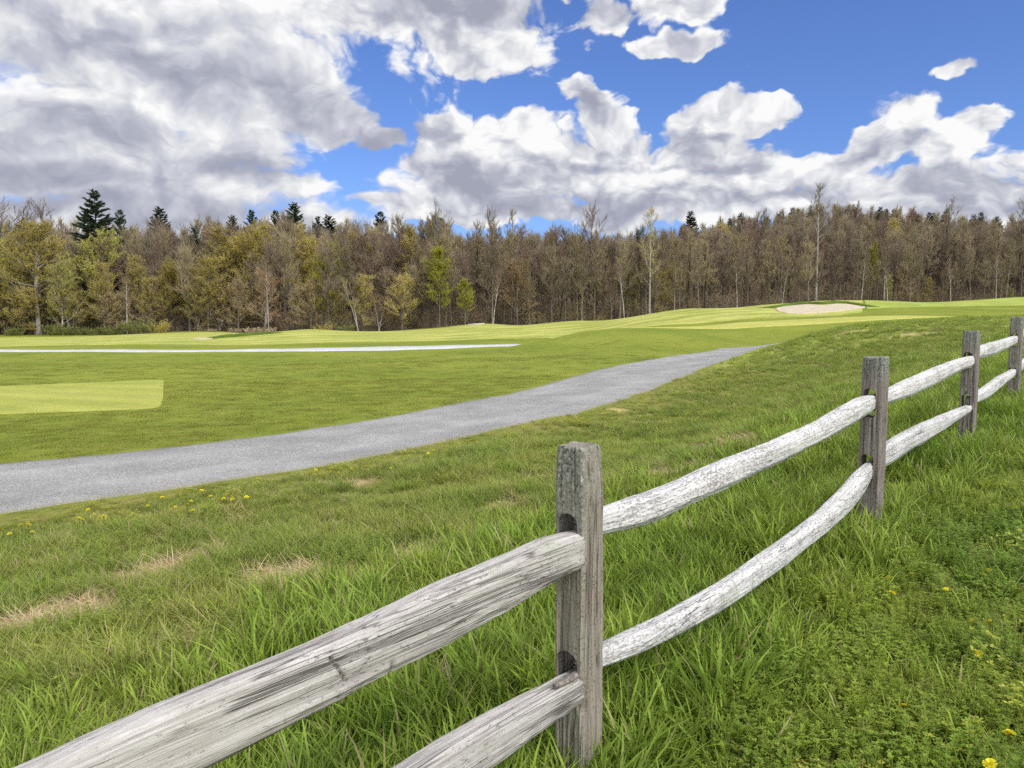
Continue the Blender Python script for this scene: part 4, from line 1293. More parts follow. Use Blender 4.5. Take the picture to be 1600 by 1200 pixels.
def branch_tree(seed, h, base, spread, n_limb, ntw=9, leaf=0, leaf_size=.12, lean=(0, 0), stems=1, rad=.011, elev=(35, 70), shape='tall', twig=.85, wob=.12, crook=.03, upt=.35):
    """Returns (trunk Builder, crown Builder) of a broadleaf tree of height h."""
    r = np.random.default_rng(seed)
    T, Cn = Builder(), Builder()
    big, mid, tw, leaves = [], [], [], []
    for st in range(stems):
        a0 = r.uniform(0, 6.28)
        hs = h * (1 if st == 0 else r.uniform(.72, .98))
        ln = np.array([lean[0], lean[1]]) + (0 if stems == 1 else 1) * np.array([math.cos(a0), math.sin(a0)]) * r.uniform(.06, .22)
        N = 14
        path = np.zeros((N + 1, 3)); jit = np.cumsum(r.normal(0, crook, (N + 1, 2)), 0) * hs / N * 2.2
        ts = np.linspace(0, 1, N + 1)
        path[:, 2] = hs * ts
        path[:, 0] = ln[0] * hs * ts ** 1.2 + jit[:, 0] * ts; path[:, 1] = ln[1] * hs * ts ** 1.2 + jit[:, 1] * ts
        R0 = h * rad * (1 if stems == 1 else .75)
        rr = R0 * ((1 - ts) ** .75 * .95 + .03); rr[0] *= 1.35
        for k in range(N):
            big.append(np.concatenate([path[k], path[k + 1], [rr[k], rr[k + 1]]]))
        for i in range(n_limb // stems):
            t = base + (1 - base) * ((i + r.uniform(0, 1)) / (n_limb // stems)) ** (.85) * .97
            p = np.array([np.interp(t, ts, path[:, q]) for q in range(3)]); rl = np.interp(t, ts, rr)
            a = i * 2.4 + r.normal(0, .5) + a0
            q = (t - base) / (1 - base)
            if shape == 'tall':
                Lf = (1 - q) ** .6 * .95 + .16
            elif shape == 'round':
                Lf = math.sqrt(max(.05, 1 - (q * 1.15 - .3) ** 2)) * (1 if q < .9 else .7)
            else:   # vase
                Lf = .75 + .35 * (1 - q)
            L = spread * h * Lf * r.uniform(.7, 1.15)
            el = R(elev[0] + (elev[1] - elev[0]) * q + r.normal(0, 8))
            d = np.array([math.cos(a) * math.cos(el), math.sin(a) * math.cos(el), math.sin(el)])
            pts = limb_path(p, d, L, 5, .55, wob, r)
            r0 = min(rl * .62, .03 + L * .018)
            for k in range(5):
                big.append(np.concatenate([pts[k], pts[k + 1], [r0 * (1 - .17 * k), r0 * (1 - .17 * (k + 1))]]))
            nsub = max(3, int(3 + L * 1.1))
            for s_ in range(nsub):
                u = .22 + .78 * (s_ + r.uniform(0, 1)) / nsub
                pp = np.array([np.interp(u * 5, np.arange(6), pts[:, q_]) for q_ in range(3)])
                kk = min(4, int(u * 5)); dl = pts[kk + 1] - pts[kk]; dl /= np.linalg.norm(dl)
                ax = np.cross(dl, r.normal(0, 1, 3)); ax /= np.linalg.norm(ax)
                d2 = rot_dir(dl, ax, R(r.uniform(20, 55))); L2 = L * .45 * (1.1 - .5 * u) * r.uniform(.7, 1.3) + .3
                sp = limb_path(pp, d2, L2, 3, .45, wob, r)
                for k in range(3):
                    mid.append(np.concatenate([sp[k], sp[k + 1], [r0 * .45 * (1 - .25 * k), r0 * .45 * (1 - .25 * (k + 1))]]))
                nt_ = int(ntw * (.6 + L2 * .35))
                uu = r.uniform(.1, 1, nt_)
                for v in uu:
                    pp2 = np.array([np.interp(v * 3, np.arange(4), sp[:, q_]) for q_ in range(3)])
                    kk = min(2, int(v * 3)); dd = sp[kk + 1] - sp[kk]; dd /= np.linalg.norm(dd)
                    d3 = dd + r.normal(0, .42, 3) + np.array([0, 0, upt]); d3 /= np.linalg.norm(d3)
                    L3 = twig * r.uniform(.45, 1.25)
                    m1 = pp2 + d3 * L3 * .5; d4 = d3 + r.normal(0, .22, 3) + np.array([0, 0, .15]); d4 /= np.linalg.norm(d4)
                    m2 = m1 + d4 * L3 * .5
                    tw.append(np.concatenate([pp2, m1, [.019, .014]])); tw.append(np.concatenate([m1, m2, [.014, .008]]))
                    leaves.append((pp2, m1, m2))
    T.addt(big, 7, 0, r)
    T.addt(mid, 4, 0, r)
    Cn.addt(tw, 3, 0, r)
    if leaf:
        Lp = np.array(leaves)
        n = int(len(Lp) * leaf)
        pick = r.integers(0, len(Lp), n); u = r.uniform(0, 1, (n, 1)); half = r.uniform(0, 1, (n, 1)) > .5
        C = np.where(half, Lp[pick, 0] * (1 - u) + Lp[pick, 1] * u, Lp[pick, 1] * (1 - u) + Lp[pick, 2] * u) + r.normal(0, .07, (n, 3))
        A = r.normal(0, 1, (n, 3)); A /= np.linalg.norm(A, axis=1, keepdims=True)
        Bv = np.cross(A, r.normal(0, 1, (n, 3))); Bv /= np.linalg.norm(Bv, axis=1, keepdims=True)
        s = leaf_size * r.uniform(.5, 1.2, (n, 1))
        Cn.addq(C, A * s, Bv * s * .6, 1, r)
    return T, Cn


def conifer(seed, h, width, base, droop, gap, nclump=15, irregular=.25):
    r = np.random.default_rng(seed)
    T, Cn = Builder(), Builder()
    big, mid = [], []
    N = 12; ts = np.linspace(0, 1, N + 1)
    x = np.cumsum(r.normal(0, .01, N + 1)) * h * .2
    for k in range(N):
        big.append(np.array([x[k], 0, h * ts[k], x[k + 1], 0, h * ts[k + 1], h * .014 * (1 - ts[k]) + .02, h * .014 * (1 - ts[k + 1]) + .015]))
    z = base * h; CC, AA, BB = [], [], []
    while z < h * .985:
        q = (z / h - base) / (1 - base)
        nb = int(r.integers(4, 7)) if q < .9 else 4
        a0 = r.uniform(0, 6.28)
        for b in range(nb):
            if r.uniform() < irregular * .5:
                continue
            a = a0 + b * 6.283 / nb + r.normal(0, .25)
            L = width * h * ((1 - q) ** .8 * (1 if q > .12 else .75 + q * 2)) * r.uniform(1 - irregular, 1 + irregular) + .25
            el = R(r.normal(droop, 7) + 22 * q)
            d = np.array([math.cos(a) * math.cos(el), math.sin(a) * math.cos(el), math.sin(el)])
            pts = limb_path(np.array([np.interp(z / h, ts, x), 0, z]), d, L, 4, .35, .05, r)
            rb = .018 + L * .012
            for k in range(4):
                mid.append(np.concatenate([pts[k], pts[k + 1], [rb * (1 - .2 * k), rb * (1 - .2 * (k + 1))]]))
            n = max(7, int(nclump * L / .95))
            u = r.uniform(.14, 1.03, n)
            P = np.stack([np.interp(u * 4, np.arange(5), pts[:, q_]) for q_ in range(3)], -1)
            side = r.choice([-1, 1], n)[:, None]
            perp = np.array([-d[1], d[0], 0]); perp /= np.linalg.norm(perp)
            dirv = d[None] * r.uniform(.4, 1, (n, 1)) + perp[None] * side * r.uniform(.2, .9, (n, 1)) + np.stack([np.zeros(n), np.zeros(n), r.normal(.18, .22, n)], -1)
            dirv /= np.linalg.norm(dirv, axis=1, keepdims=True)
            ln = (.22 + .10 * L) * r.uniform(.6, 1.2, (n, 1))
            up = np.cross(dirv, r.normal(0, 1, (n, 3))); up /= np.linalg.norm(up, axis=1, keepdims=True)
            for _ in range(2):
                up2 = np.cross(dirv, up) if _ else up
                CC.append(P + dirv * ln * .6); AA.append(dirv * ln); BB.append(up2 * ln * .32)
        z += gap * (1.15 - .5 * q) * r.uniform(.75, 1.25)
    T.addt(big, 7, 0, r); Cn.addt(mid, 4, 0, r)
    Cn.addq(np.concatenate(CC), np.concatenate(AA), np.concatenate(BB), 1, r)
    return T, Cn


def shrub(seed, h, w, n_stem, leaf_n, leaf_size):
    r = np.random.default_rng(seed); T, Cn = Builder(), Builder(); big, tw, C = [], [], []
    for s in range(n_stem):
        a = r.uniform(0, 6.28); q = w * math.sqrt(r.uniform()) * .45
        p = np.array([q * math.cos(a), q * math.sin(a), 0]); hh_ = h * r.uniform(.6, 1.05) * (1 - .35 * q / w)
        pts = limb_path(p, np.array([math.cos(a) * .45, math.sin(a) * .45, 1.0]), hh_, 4, .1, .16, r)
        for k in range(4):
            big.append(np.concatenate([pts[k], pts[k + 1], [.03 * (1 - .2 * k), .03 * (1 - .2 * (k + 1))]]))
        for v in r.uniform(.15, 1, 16):
            pp = np.array([np.interp(v * 4, np.arange(5), pts[:, q_]) for q_ in range(3)])
            d = r.normal(0, 1, 3) + np.array([0, 0, .5]); d /= np.linalg.norm(d); L = r.uniform(.3, .9) * h * .25
            tw.append(np.concatenate([pp, pp + d * L, [.012, .005]]))
            for _ in range(leaf_n):
                C.append(pp + d * L * r.uniform(.2, 1.1) + r.normal(0, .08, 3))
    C = np.array(C); n = len(C)
    A = r.normal(0, 1, (n, 3)); A /= np.linalg.norm(A, axis=1, keepdims=True)
    B = np.cross(A, r.normal(0, 1, (n, 3))); B /= np.linalg.norm(B, axis=1, keepdims=True)
    s = leaf_size * r.uniform(.5, 1.2, (n, 1))
    T.addt(big, 5, 0, r); Cn.addt(tw, 3, 0, r); Cn.addq(C, A * s, B * s * .6, 1, r)
    return T, Cn


PROTO = {}


def proto(key, tc, bark, twig, leafm=None):
    T, Cn = tc
    crown_mats = [twig] + ([leafm] if leafm else [])
    tm = T.mesh(key + '_trunk', [bark]); cm = Cn.mesh(key + '_crown', crown_mats)
    zmax = 0
    co = np.empty(len(cm.vertices) * 3, np.float32); cm.vertices.foreach_get('co', co); co = co.reshape(-1, 3)
    PROTO[key] = dict(trunk=tm, crown=cm, h=float(co[:, 2].max()), bark=bark)


for k in range(5):
    proto('bare%d' % k, branch_tree(400 + k, 15, [.30, .22, .36, .24, .28][k], [.23, .24, .20, .24, .22][k], [24, 22, 22, 20, 24][k], 11, .3, .08, rad=.0135, elev=[(42, 84), (30, 75), (45, 84), (50, 80), (35, 78)][k], twig=1.25, wob=.15, upt=.9, shape=['tall', 'round', 'tall', 'vase', 'round'][k], stems=[1, 1, 1, 2, 1][k], crook=.045), [B_GREY, B_DARK, B_GREY, B_DARK, B_GREY][k], [TW_GREY, TW_MAUVE, TW_TAN, TW_GREY, TW_TAN][k], [LF_OLIVE, LF_TAN, LF_OLIVE, LF_TAN, LF_OLIVE][k])
for k in range(3):
    proto('budbare%d' % k, branch_tree(420 + k, 15, [.16, .22, .14][k], [.26, .22, .26][k], 24, 10, 1.5, .085, elev=(34, 80), wob=.15, upt=.7, shape=['round', 'tall', 'round'][k], crook=.045), [B_GREY, B_DARK, B_GREY][k], [TW_GREY, TW_TAN, TW_MAUVE][k], [LF_OLIVE, LF_TAN, LF_RUST][k])
for k in range(4):
    proto('olive%d' % k, branch_tree(440 + k, 12, [.14, .18, .10, .15][k], [.27, .22, .28, .25][k], 28, 12, [4.6, 4.0, 4.6, 4.4][k], .095, shape=['round', 'tall', 'round', 'round'][k]), [B_GREY, B_GREY, B_PALE, B_DARK][k], TW_TAN, [LF_OLIVE, LF_OLIVE, LF_GREEN, LF_GOLD][k])
for k in range(3):
    proto('tan%d' % k, branch_tree(460 + k, 9, [.08, .06, .08][k], [.28, .30, .27][k], 24, 12, 4.2, .088, shape='round', elev=(30, 80), stems=[1, 3, 2][k]), [B_GREY, B_PALE, B_GREY][k], TW_TAN, [LF_TAN, LF_RUST, LF_OLIVE][k])
for k in range(2):
    proto('bright%d' % k, branch_tree(480 + k, 14, [.20, .25][k], [.20, .26][k], 34, 12, 6.5, .11, shape=['round', 'round'][k]), B_GREY, TW_TAN, LF_YGREEN)
proto('widetree', branch_tree(490, 20, .22, .26, 40, 12, 5.6, .115, shape='round', elev=(15, 75), rad=.017), B_PALE, TW_TAN, LF_OLIVE)
proto('widetree2', branch_tree(491, 19, .20, .27, 40, 12, 5.6, .115, shape='round', elev=(15, 75), rad=.014, stems=2), B_GREY, TW_TAN, LF_GREEN)
proto('pale_tall', branch_tree(500, 22, .50, .15, 18, 11, 0, shape='tall', rad=.0125, crook=.012), B_PALE, TW_GREY)
proto('pale_tall2', branch_tree(501, 19, .30, .20, 22, 10, 1.5, .09, shape='tall', rad=.011, crook=.012), B_PALE, TW_TAN, LF_OLIVE)
proto('vase', branch_tree(502, 19, .34, .30, 18, 12, 0, shape='vase', rad=.011, elev=(55, 80), stems=2), B_DARK, TW_MAUVE)
proto('vase2', branch_tree(503, 19, .30, .28, 18, 12, 0, shape='vase', rad=.012, elev=(50, 78)), B_DARK, TW_GREY)
proto('birch0', branch_tree(510, 12, .45, .14, 14, 8, .5, .08, shape='tall', rad=.0085, lean=(.05, 0), crook=.035), B_BIRCH, TW_MAUVE, LF_OLIVE)
proto('birch1', branch_tree(511, 10, .5, .14, 12, 8, .3, .08, shape='tall', rad=.0085, lean=(-.14, 0), crook=.035), B_BIRCH, TW_MAUVE, LF_OLIVE)
proto('leaner', branch_tree(512, 14, .35, .2, 16, 8, 1.2, .09, shape='tall', rad=.012, lean=(-.30, 0), stems=2, crook=.03), B_PALE, TW_TAN, LF_OLIVE)
proto('pine0', conifer(520, 20, .19, .14, 2, .46, 18, .45), B_DARK, B_DARK, LF_SPRUCE)
proto('pine1', conifer(521, 20, .19, .25, 10, .58, 17, .35), B_DARK, B_DARK, LF_PINE)
proto('pine2', conifer(522, 18, .18, .2, 6, .50, 17, .3), B_DARK, B_DARK, LF_PINE)
proto('spruce', conifer(523, 16, .20, .06, -6, .42, 15, .15), B_DARK, B_DARK, LF_SPRUCE)
for k in range(3):
    proto('shrub%d' % k, shrub(530 + k, [2.2, 1.6, 2.8][k], [3.2, 3.0, 3.6][k], 22, 7, .10), B_GREY, TW_TAN, [LF_SHRUB, LF_SHRUB, LF_OLIVE][k])
proto('brush', shrub(535, 1.3, 3.4, 26, 5, .09), B_GREY, TW_TAN, LF_BRUSH)

NTREE = {}


def tree(name, key, X, Y, h, label, cat='tree', group=None, rot=None, wide=1.0, sink=.08):
    p = PROTO[key]
    e = bpy.data.objects.new(name, None); COL.objects.link(e)
    z = float(height(X, Y)) - sink
    s = h / p['h']
    e.location = (X, Y, z); e.scale = (s * wide, s * wide, s)
    e.rotation_euler = (0, 0, random.uniform(0, 6.28) if rot is None else rot)
    e['label'] = label; e['category'] = cat
    if group:
        e['group'] = group
    for part in ('trunk', 'crown'):
        o = bpy.data.objects.new(part, p[part]); COL.objects.link(o); o.parent = e
    return e


def tree_px(name, key, px, ytop, Y, label, **kw):
    X = (px - 800) / FPX * Y
    z = float(height(X, Y)); zt = float(at(px, ytop, Y)[2])
    return tree(name, key, X, Y, max(.6, zt - z), label, **kw)


# --- trees one can pick out
E = lambda px, d=0: float(yedge(px)) + d
tree_px('tall_conifer', 'pine0', 160, 295, 133, 'tall dark spiky conifer standing above the olive trees on the left', rot=.6, wide=1.25)
for (px, yt, dd, key, lab) in [
        (255, 321, 40, 'pine2', 'dark pointed pine right of the tall spiky conifer'), (310, 352, 26, 'spruce', 'blackish green spruce low between two pointed pines'), (345, 346, 30, 'spruce', 'dark spruce just left of a ragged pine on the skyline'),
        (368, 336, 38, 'pine2', 'ragged brownish pine left of the pine trio'), (400, 328, 42, 'pine1', 'open pine, left of the two tallest twin pines'), (437, 322, 44, 'pine1', 'left one of the twin tall pines on the skyline'),
        (463, 317, 46, 'pine2', 'right one of the twin tall pines, darkest of the skyline'), (500, 331, 50, 'pine1', 'small pine right of the twin tall pines'), (516, 334, 54, 'pine2', 'smaller dark pine beside it, fourth from the twin pines'),
        (598, 331, 56, 'pine1', 'lone dark pine above the tan trees near the middle left'), (672, 338, 60, 'pine2', 'pine top behind the bright yellow green tree'), (692, 340, 64, 'pine1', 'ragged pine top right of the bright tree crown'),
        (197, 327, 60, 'pine1', 'small pine top just right of the tall spiky conifer')]:
    tree_px('pine_tree', key, px, yt - 3 + (px * 7 % 9), E(px, dd), lab, wide=.85 + (px * 13 % 10) * .045)
for (px, yt, Y, key, lab) in [(1075, 328, 250, 'spruce', 'lone dark spire on the skyline right of the pale trunk tree'), (1135, 340, 250, 'pine2', 'dark conifer behind the yellow crown on the skyline'),
                              (1367, 322, 285, 'spruce', 'left one of three dark conifers on the hilltop'), (1377, 325, 288, 'pine2', 'middle one of three dark conifers on the hilltop'), (1388, 326, 290, 'spruce', 'right one of three dark conifers on the hilltop'),
                              (1303, 324, 290, 'spruce', 'small conifer on the hilltop right of the tall bare tree'), (1323, 325, 292, 'pine2', 'conifer on the hilltop between bare tree and conifer trio'),
                              (1424, 333, 270, 'pine2', 'conifer left of the fan of bare branches on the right'), (1442, 330, 272, 'spruce', 'dark conifer in front of the fan of bare branches'), (1450, 331, 276, 'pine2', 'dark conifer at the foot of the bare branch fan'),
                              (1465, 334, 276, 'spruce', 'short conifer right of the bare branch fan'), (1511, 334, 260, 'spruce', 'conifer on the right skyline beyond the bare branch fan'), (1548, 337, 250, 'pine2', 'last small dark conifer on the right skyline'),
                              (1210, 333, 270, 'spruce', 'small dark conifer on the shoulder of the hill'), (1240, 327, 280, 'pine2', 'dark conifer on the hill left of the tall bare tree')]:
    tree_px('hilltop_conifer', key, px, yt, Y, lab, wide=1.2)
for (px, yt, dd, key, lab, rot, wide) in [
        (62, 338, 2, 'widetree', 'big olive leafed tree with thick pale trunk on the far left', 1.0, 1.5), (128, 348, 5, 'widetree2', 'wide yellow olive tree below the tall spiky conifer', 2.0, 1.5), (8, 345, 4, 'widetree2', 'olive tree with twin pale trunks at the left edge', 4.0, 1.4),
        (-60, 345, 4, 'widetree', 'spreading olive tree just outside the left edge', 4.4, 1.4), (100, 395, 0, 'olive2', 'lower green olive tree beside the thick pale trunk', .5, 1.2), (165, 402, 1, 'olive0', 'olive tree leaning to the tan woods, below the conifer foot', 2.5, 1.1)]:
    tree_px('olive_tree', key, px, yt, E(px, dd), lab, rot=rot, wide=wide)
for (px, yt, dd, key, lab, wide) in [(687, 381, -1, 'bright0', 'bright yellow green tree, tallest fresh crown of the wood edge', 1.15), (727, 430, -1.5, 'bright1', 'smaller yellow green tree at the right foot of the brightest one', 1.35),
                                     (503, 387, 3, 'bright1', 'yellow green leafing tree left of the leaning pale trunks', 1.1), (266, 398, 4, 'olive3', 'golden budding tree right of the wide olive trees', 1.1), (303, 405, 5, 'olive3', 'second golden budding tree beside the first one', 1.0),
                                     (1361, 371, 8, 'bright1', 'thin yellow green crown among bare trees behind the bunker', .55), (640, 345, 16, 'olive1', 'tall olive crown left of the bright yellow green tree', 1.2), (1120, 343, 60, 'olive3', 'yellow round crown on the skyline left of the hill', 1.3)]:
    tree_px('leafing_tree', key, px, yt, E(px, dd), lab, wide=wide)
for (px, yt, dd, key, lab, wide, rot) in [
        (1272, 282, 2, 'pale_tall', 'tallest bare tree with pale straight trunk behind the bunker', 1.0, 1), (1014, 317, 0, 'pale_tall2', 'tall tree with straight pale trunk and thin olive buds in the middle', 1.0, 2.5), (915, 307, 10, 'vase', 'bare fan shaped tree on the skyline left of the pale trunk', 1.0, 0),
        (1470, 302, 14, 'vase2', 'bare fan of branches high above the right woods', 1.1, 1.2), (1586, 305, 4, 'vase2', 'big dark bare tree at the right edge', 1.15, 2.4), (775, 316, 4, 'vase', 'dark bare tree with several trunks in the middle', .85, 3),
        (690, 305, 18, 'vase2', 'bare thin treetop above the bright yellow green tree', .8, 4), (1215, 372, 3, 'vase', 'bare forked tree just left of the tall pale trunk', .8, 1.8), (1440, 362, 4, 'vase', 'forked dark bare tree behind the green crest', .85, .7), (1495, 372, 3, 'vase2', 'dark bare tree with many forks left of the right edge', 1.0, 5),
        (800, 322, 12, 'pale_tall', 'bare grey skyline tree right of the dark several-trunk tree', .9, 2), (45, 302, 26, 'vase2', 'bare treetop rising behind the olive trees at far left', 1.2, 2), (95, 306, 30, 'vase', 'second bare treetop between olive trees and spiky conifer', 1.1, 3), (5, 300, 28, 'vase', 'bare treetop at the left edge above the olives', 1.1, 1)]:
    tree_px('bare_tree', key, px, yt, E(px, dd), lab, wide=wide, rot=rot)
for (px, yt, dd, key, lab, rot) in [(421, 405, 0, 'birch0', 'slim pale birch with bent trunk among tan trees', 2.8), (560, 405, -.5, 'leaner', 'pale double trunk leaning far to the left', 0.0), (771, 425, -1, 'birch1', 'white leaning birch below the dark several-trunk tree', 3.14), (975, 400, -.5, 'birch1', 'thin white birch left of the straight pale trunk', 0.1),
                                    (1378, 392, -.5, 'birch0', 'white birch behind the right end of the bunker', 1.5), (1384, 398, -.3, 'birch1', 'second white birch close beside the first behind the bunker', 0.2), (1343, 404, -.6, 'birch0', 'pale thin birch over the right half of the bunker', .5),
                                    (1220, 400, -.5, 'birch1', 'leaning grey white birch at the left end of the bunker', 3.0), (1552, 392, .5, 'birch0', 'pale birch in the woods behind the last fence post', 2.0), (1150, 395, 1, 'birch0', 'pale thin trunk left of the bunker woods', 3.5), (1482, 400, 0, 'birch1', 'pale birch behind the green crest on the right', .4),
                                    (98, 440, 0, 'birch0', 'slender white sapling right of the thick pale trunk', 1), (110, 452, .2, 'birch1', 'second slender white sapling beside the thick trunk', .3), (200, 430, 1, 'birch0', 'thin pale sapling in the tan scrub below the conifer', 2)]:
    tree_px('birch_tree', key, px, yt, E(px, dd), lab, rot=rot, wide=.9)
sh_n = 0
for (px, yt, dd, key, lab) in [(222, 490, -1.2, 'shrub0', 'pale green round shrub at the foot of the tan trees on the left'), (250, 494, -1.4, 'shrub2', 'green shrub right beside the pale round one'), (90, 503, -1.0, 'shrub1', 'low green shrub right of the thick pale trunk'),
                               (120, 507, -1.3, 'shrub1', 'low spreading green shrub below the white saplings'), (150, 505, -1.0, 'shrub0', 'low green shrub between the saplings and the round shrub'), (25, 508, -1.0, 'shrub1', 'low green shrub at the far left wood edge'),
                               (180, 506, -1.0, 'shrub1', 'low dull shrub left of the pale round shrub'), (505, 500, -1, 'shrub2', 'olive shrub left of the leaning pale trunks'), (540, 502, -1, 'shrub0', 'small green shrub at the foot of the leaning trunks'), (-60, 505, -1, 'shrub0', 'green shrub beyond the left edge')]:
    tree_px('shrub', key, px, yt, E(px, dd), lab, cat='shrub')
for (px, yt, dd, lab) in [(365, 510, -1.5, 'tan dry brush left of the low mound'), (395, 509, -1.5, 'tan dry brush clump above the turf ridge'), (412, 508, -1.2, 'pinkish dry brush at the start of the mound'), (330, 512, -1.2, 'sparse dry brush right of the green shrubs')]:
    tree_px('dry_brush', 'brush', px, yt, E(px, dd), lab, cat='brush')

# --- the rest of the wood's edge, tree by tree
ZONES = [(-999, 190, 'behind the olive trees at the far left'), (190, 330, 'below the pointed pines on the left'), (330, 480, 'below the twin tall pines'), (480, 600, 'around the leaning pale trunks'), (600, 760, 'around the bright yellow green tree'),
         (760, 880, 'around the dark several-trunk tree'), (880, 985, 'below the bare fan shaped tree'), (985, 1100, 'around the straight pale trunk in the middle'), (1100, 1215, 'between the pale trunk and the bunker'), (1215, 1300, 'around the tallest bare tree'), (1300, 1400, 'behind the right half of the bunker'), (1400, 1500, 'behind the green crest'), (1500, 2500, 'at the right end of the wood')]
KW = {'bare': 'slim bare brown tree', 'budbare': 'thinly budded tree', 'olive': 'olive budding tree', 'tan': 'low tan budding tree'}
rt = random.Random(11)


def zone(px):
    for a, b, n in ZONES:
        if a <= px < b:
            return n


px = -120.0
while px < 1720:
    for row in range(2):
        jx = px + rt.uniform(-6, 6); dd = (rt.uniform(.3, 6) if row == 0 else rt.uniform(7, 19))
        left = jx < 640
        u = rt.random()
        if left:
            fam = ('tan' if u < .56 else 'olive' if u < .74 else 'budbare' if u < .85 else 'bare') if row == 0 else ('olive' if u < .25 else 'budbare' if u < .6 else 'bare')
        else:
            fam = ('bare' if u < .55 else 'budbare' if u < .86 else 'tan' if u < .92 else 'olive') if row == 0 else ('bare' if u < .62 else 'budbare' if u < .96 else 'olive')
        key = fam + str(rt.randrange({'bare': 5, 'budbare': 3, 'olive': 4, 'tan': 3}[fam]))
        if left:
            yt = {'tan': rt.uniform(415, 462), 'olive': rt.uniform(385, 432), 'budbare': rt.uniform(358, 405), 'bare': rt.uniform(345, 390)}[fam] if row == 0 else rt.uniform(340, 368)
            if jx < 170:
                yt = max(yt, 362)
        else:
            top = np.interp(jx, [640, 760, 900, 1080, 1200, 1300, 1450, 1600], [350, 342, 346, 348, 352, 352, 356, 346])
            yt = top + (rt.uniform(4, 66) if row == 0 else rt.uniform(-6, 22))
            if fam in ('olive', 'tan'):
                yt += rt.uniform(20, 70)
        nm = {'bare': 'bare_tree', 'budbare': 'budding_tree', 'olive': 'olive_tree', 'tan': 'tan_tree'}[fam]
        rw = 'front ' if row == 0 else 'rear '
        tree_px(nm, key, jx, yt, E(jx, dd), rw + KW[fam] + ' ' + zone(jx), group=KW[fam] + 's in the ' + rw + 'row ' + zone(jx), wide=rt.uniform(.85, 1.2) * {'bare': 1.0, 'budbare': 1.0, 'olive': 1.3, 'tan': 1.35}[fam])
    px += rt.uniform(10.5, 17.5) if px > 640 else rt.uniform(14, 22)

# --- the deep wood behind, one mass
def joined(key):
    p = PROTO[key]; o = bpy.data.objects.new('wood_' + key, None)
    bm = bmesh.new(); bm.from_mesh(p['trunk'])
    nt_m = len(p['trunk'].materials)
    for f in bm.faces:
        f.material_index = 0
    n0 = len(bm.faces)
    bm.from_mesh(p['crown'])
    bm.faces.ensure_lookup_table()
    for f in list(bm.faces)[n0:]:
        f.material_index += 1
    me = bpy.data.meshes.new('wood_' + key); bm.to_mesh(me); bm.free()
    for m_ in list(p['trunk'].materials) + list(p['crown'].materials):
        me.materials.append(m_)
    bpy.data.objects.remove(o)
    return bpy.data.objects.new('wood_' + key, me)


keys = ['bare0', 'bare1', 'bare2', 'bare3', 'bare4', 'budbare0', 'budbare1', 'budbare2', 'pine2', 'spruce', 'olive1']
wp = [joined(k) for k in keys]
r = np.random.default_rng(77)
Xs, Ys, Ss, Is = [], [], [], []
for (d0_, d1_, n_) in [(19, 45, 620), (45, 110, 700), (110, 210, 620)]:
    Yv = np.zeros(n_); pxv = r.uniform(-220, 1820, n_); Yv = yedge(pxv) + r.uniform(d0_, d1_, n_)
    ii = r.choice(len(keys), n_, p=np.array([.14, .14, .14, .14, .14, .10, .10, .07, .01, .00, .02]) if d0_ < 40 else np.array([.13, .13, .13, .12, .13, .10, .10, .08, .04, .02, .02]))
    Hh = r.uniform(11, 17, n_) * (1 + .25 * (pxv < 700) * (d0_ < 40))
    hs = np.array([PROTO[k]['h'] for k in keys])[ii]
    Xs.append((pxv - 800) / FPX * Yv); Ys.append(Yv); Ss.append(Hh / hs); Is.append(ii)
scatter('deep_wood', wp, np.concatenate(Xs), np.concatenate(Ys), np.concatenate(Ss), np.concatenate(Is), .02, -.1, category='woods', label='deep brown leafless wood rising behind the front trees')

# undergrowth at the foot of the trees
UG = [shrub(600 + k, [3.2, 4.5, 5.5][k], [3.0, 3.0, 3.4][k], 16, [2, 1, 1][k], .07) for k in range(3)]
ugo = []
for k, (T, Cn) in enumerate(UG):
    b = Builder(); b.V = T.V + Cn.V; b.rn = T.rn + Cn.rn
    b.G = list(T.G) + [(F + T.n, mi + 1) for F, mi in Cn.G]
    ugo.append(bpy.data.objects.new('under_%d' % k, b.mesh('under_%d' % k, [B_GREY, [TW_GREY, TW_MAUVE, TW_TAN][k], [LF_OLIVE, LF_RUST, LF_TAN][k]])))
n_ = 1000
pxv = r.uniform(-150, 1760, n_); Yv = yedge(pxv) + r.uniform(.6, 34, n_)
scatter('undergrowth', ugo, (pxv - 800) / FPX * Yv, Yv, r.uniform(.4, 1.1, n_) * np.clip(.35 + (Yv - yedge(pxv)) / 6, .35, 1), r.integers(0, 3, n_), .05, -.05, category='undergrowth', label='thin brown brush and saplings along the foot of the woods')
# ------------------------------------------------------------------ sky, light, camera
SUN_AZ, SUN_EL = R(138), R(47)
world = bpy.data.worlds.new('World')
scene.world = world
world.use_nodes = True
world.node_tree.nodes.clear()
t = NT(world.node_tree)
wout = t.add('ShaderNodeOutputWorld')


def sky_pt(px, py):
    dx, dy, dz = ray(px, py)
    return math.atan2(dx, dy), math.atan2(dz, math.hypot(dx, dy))


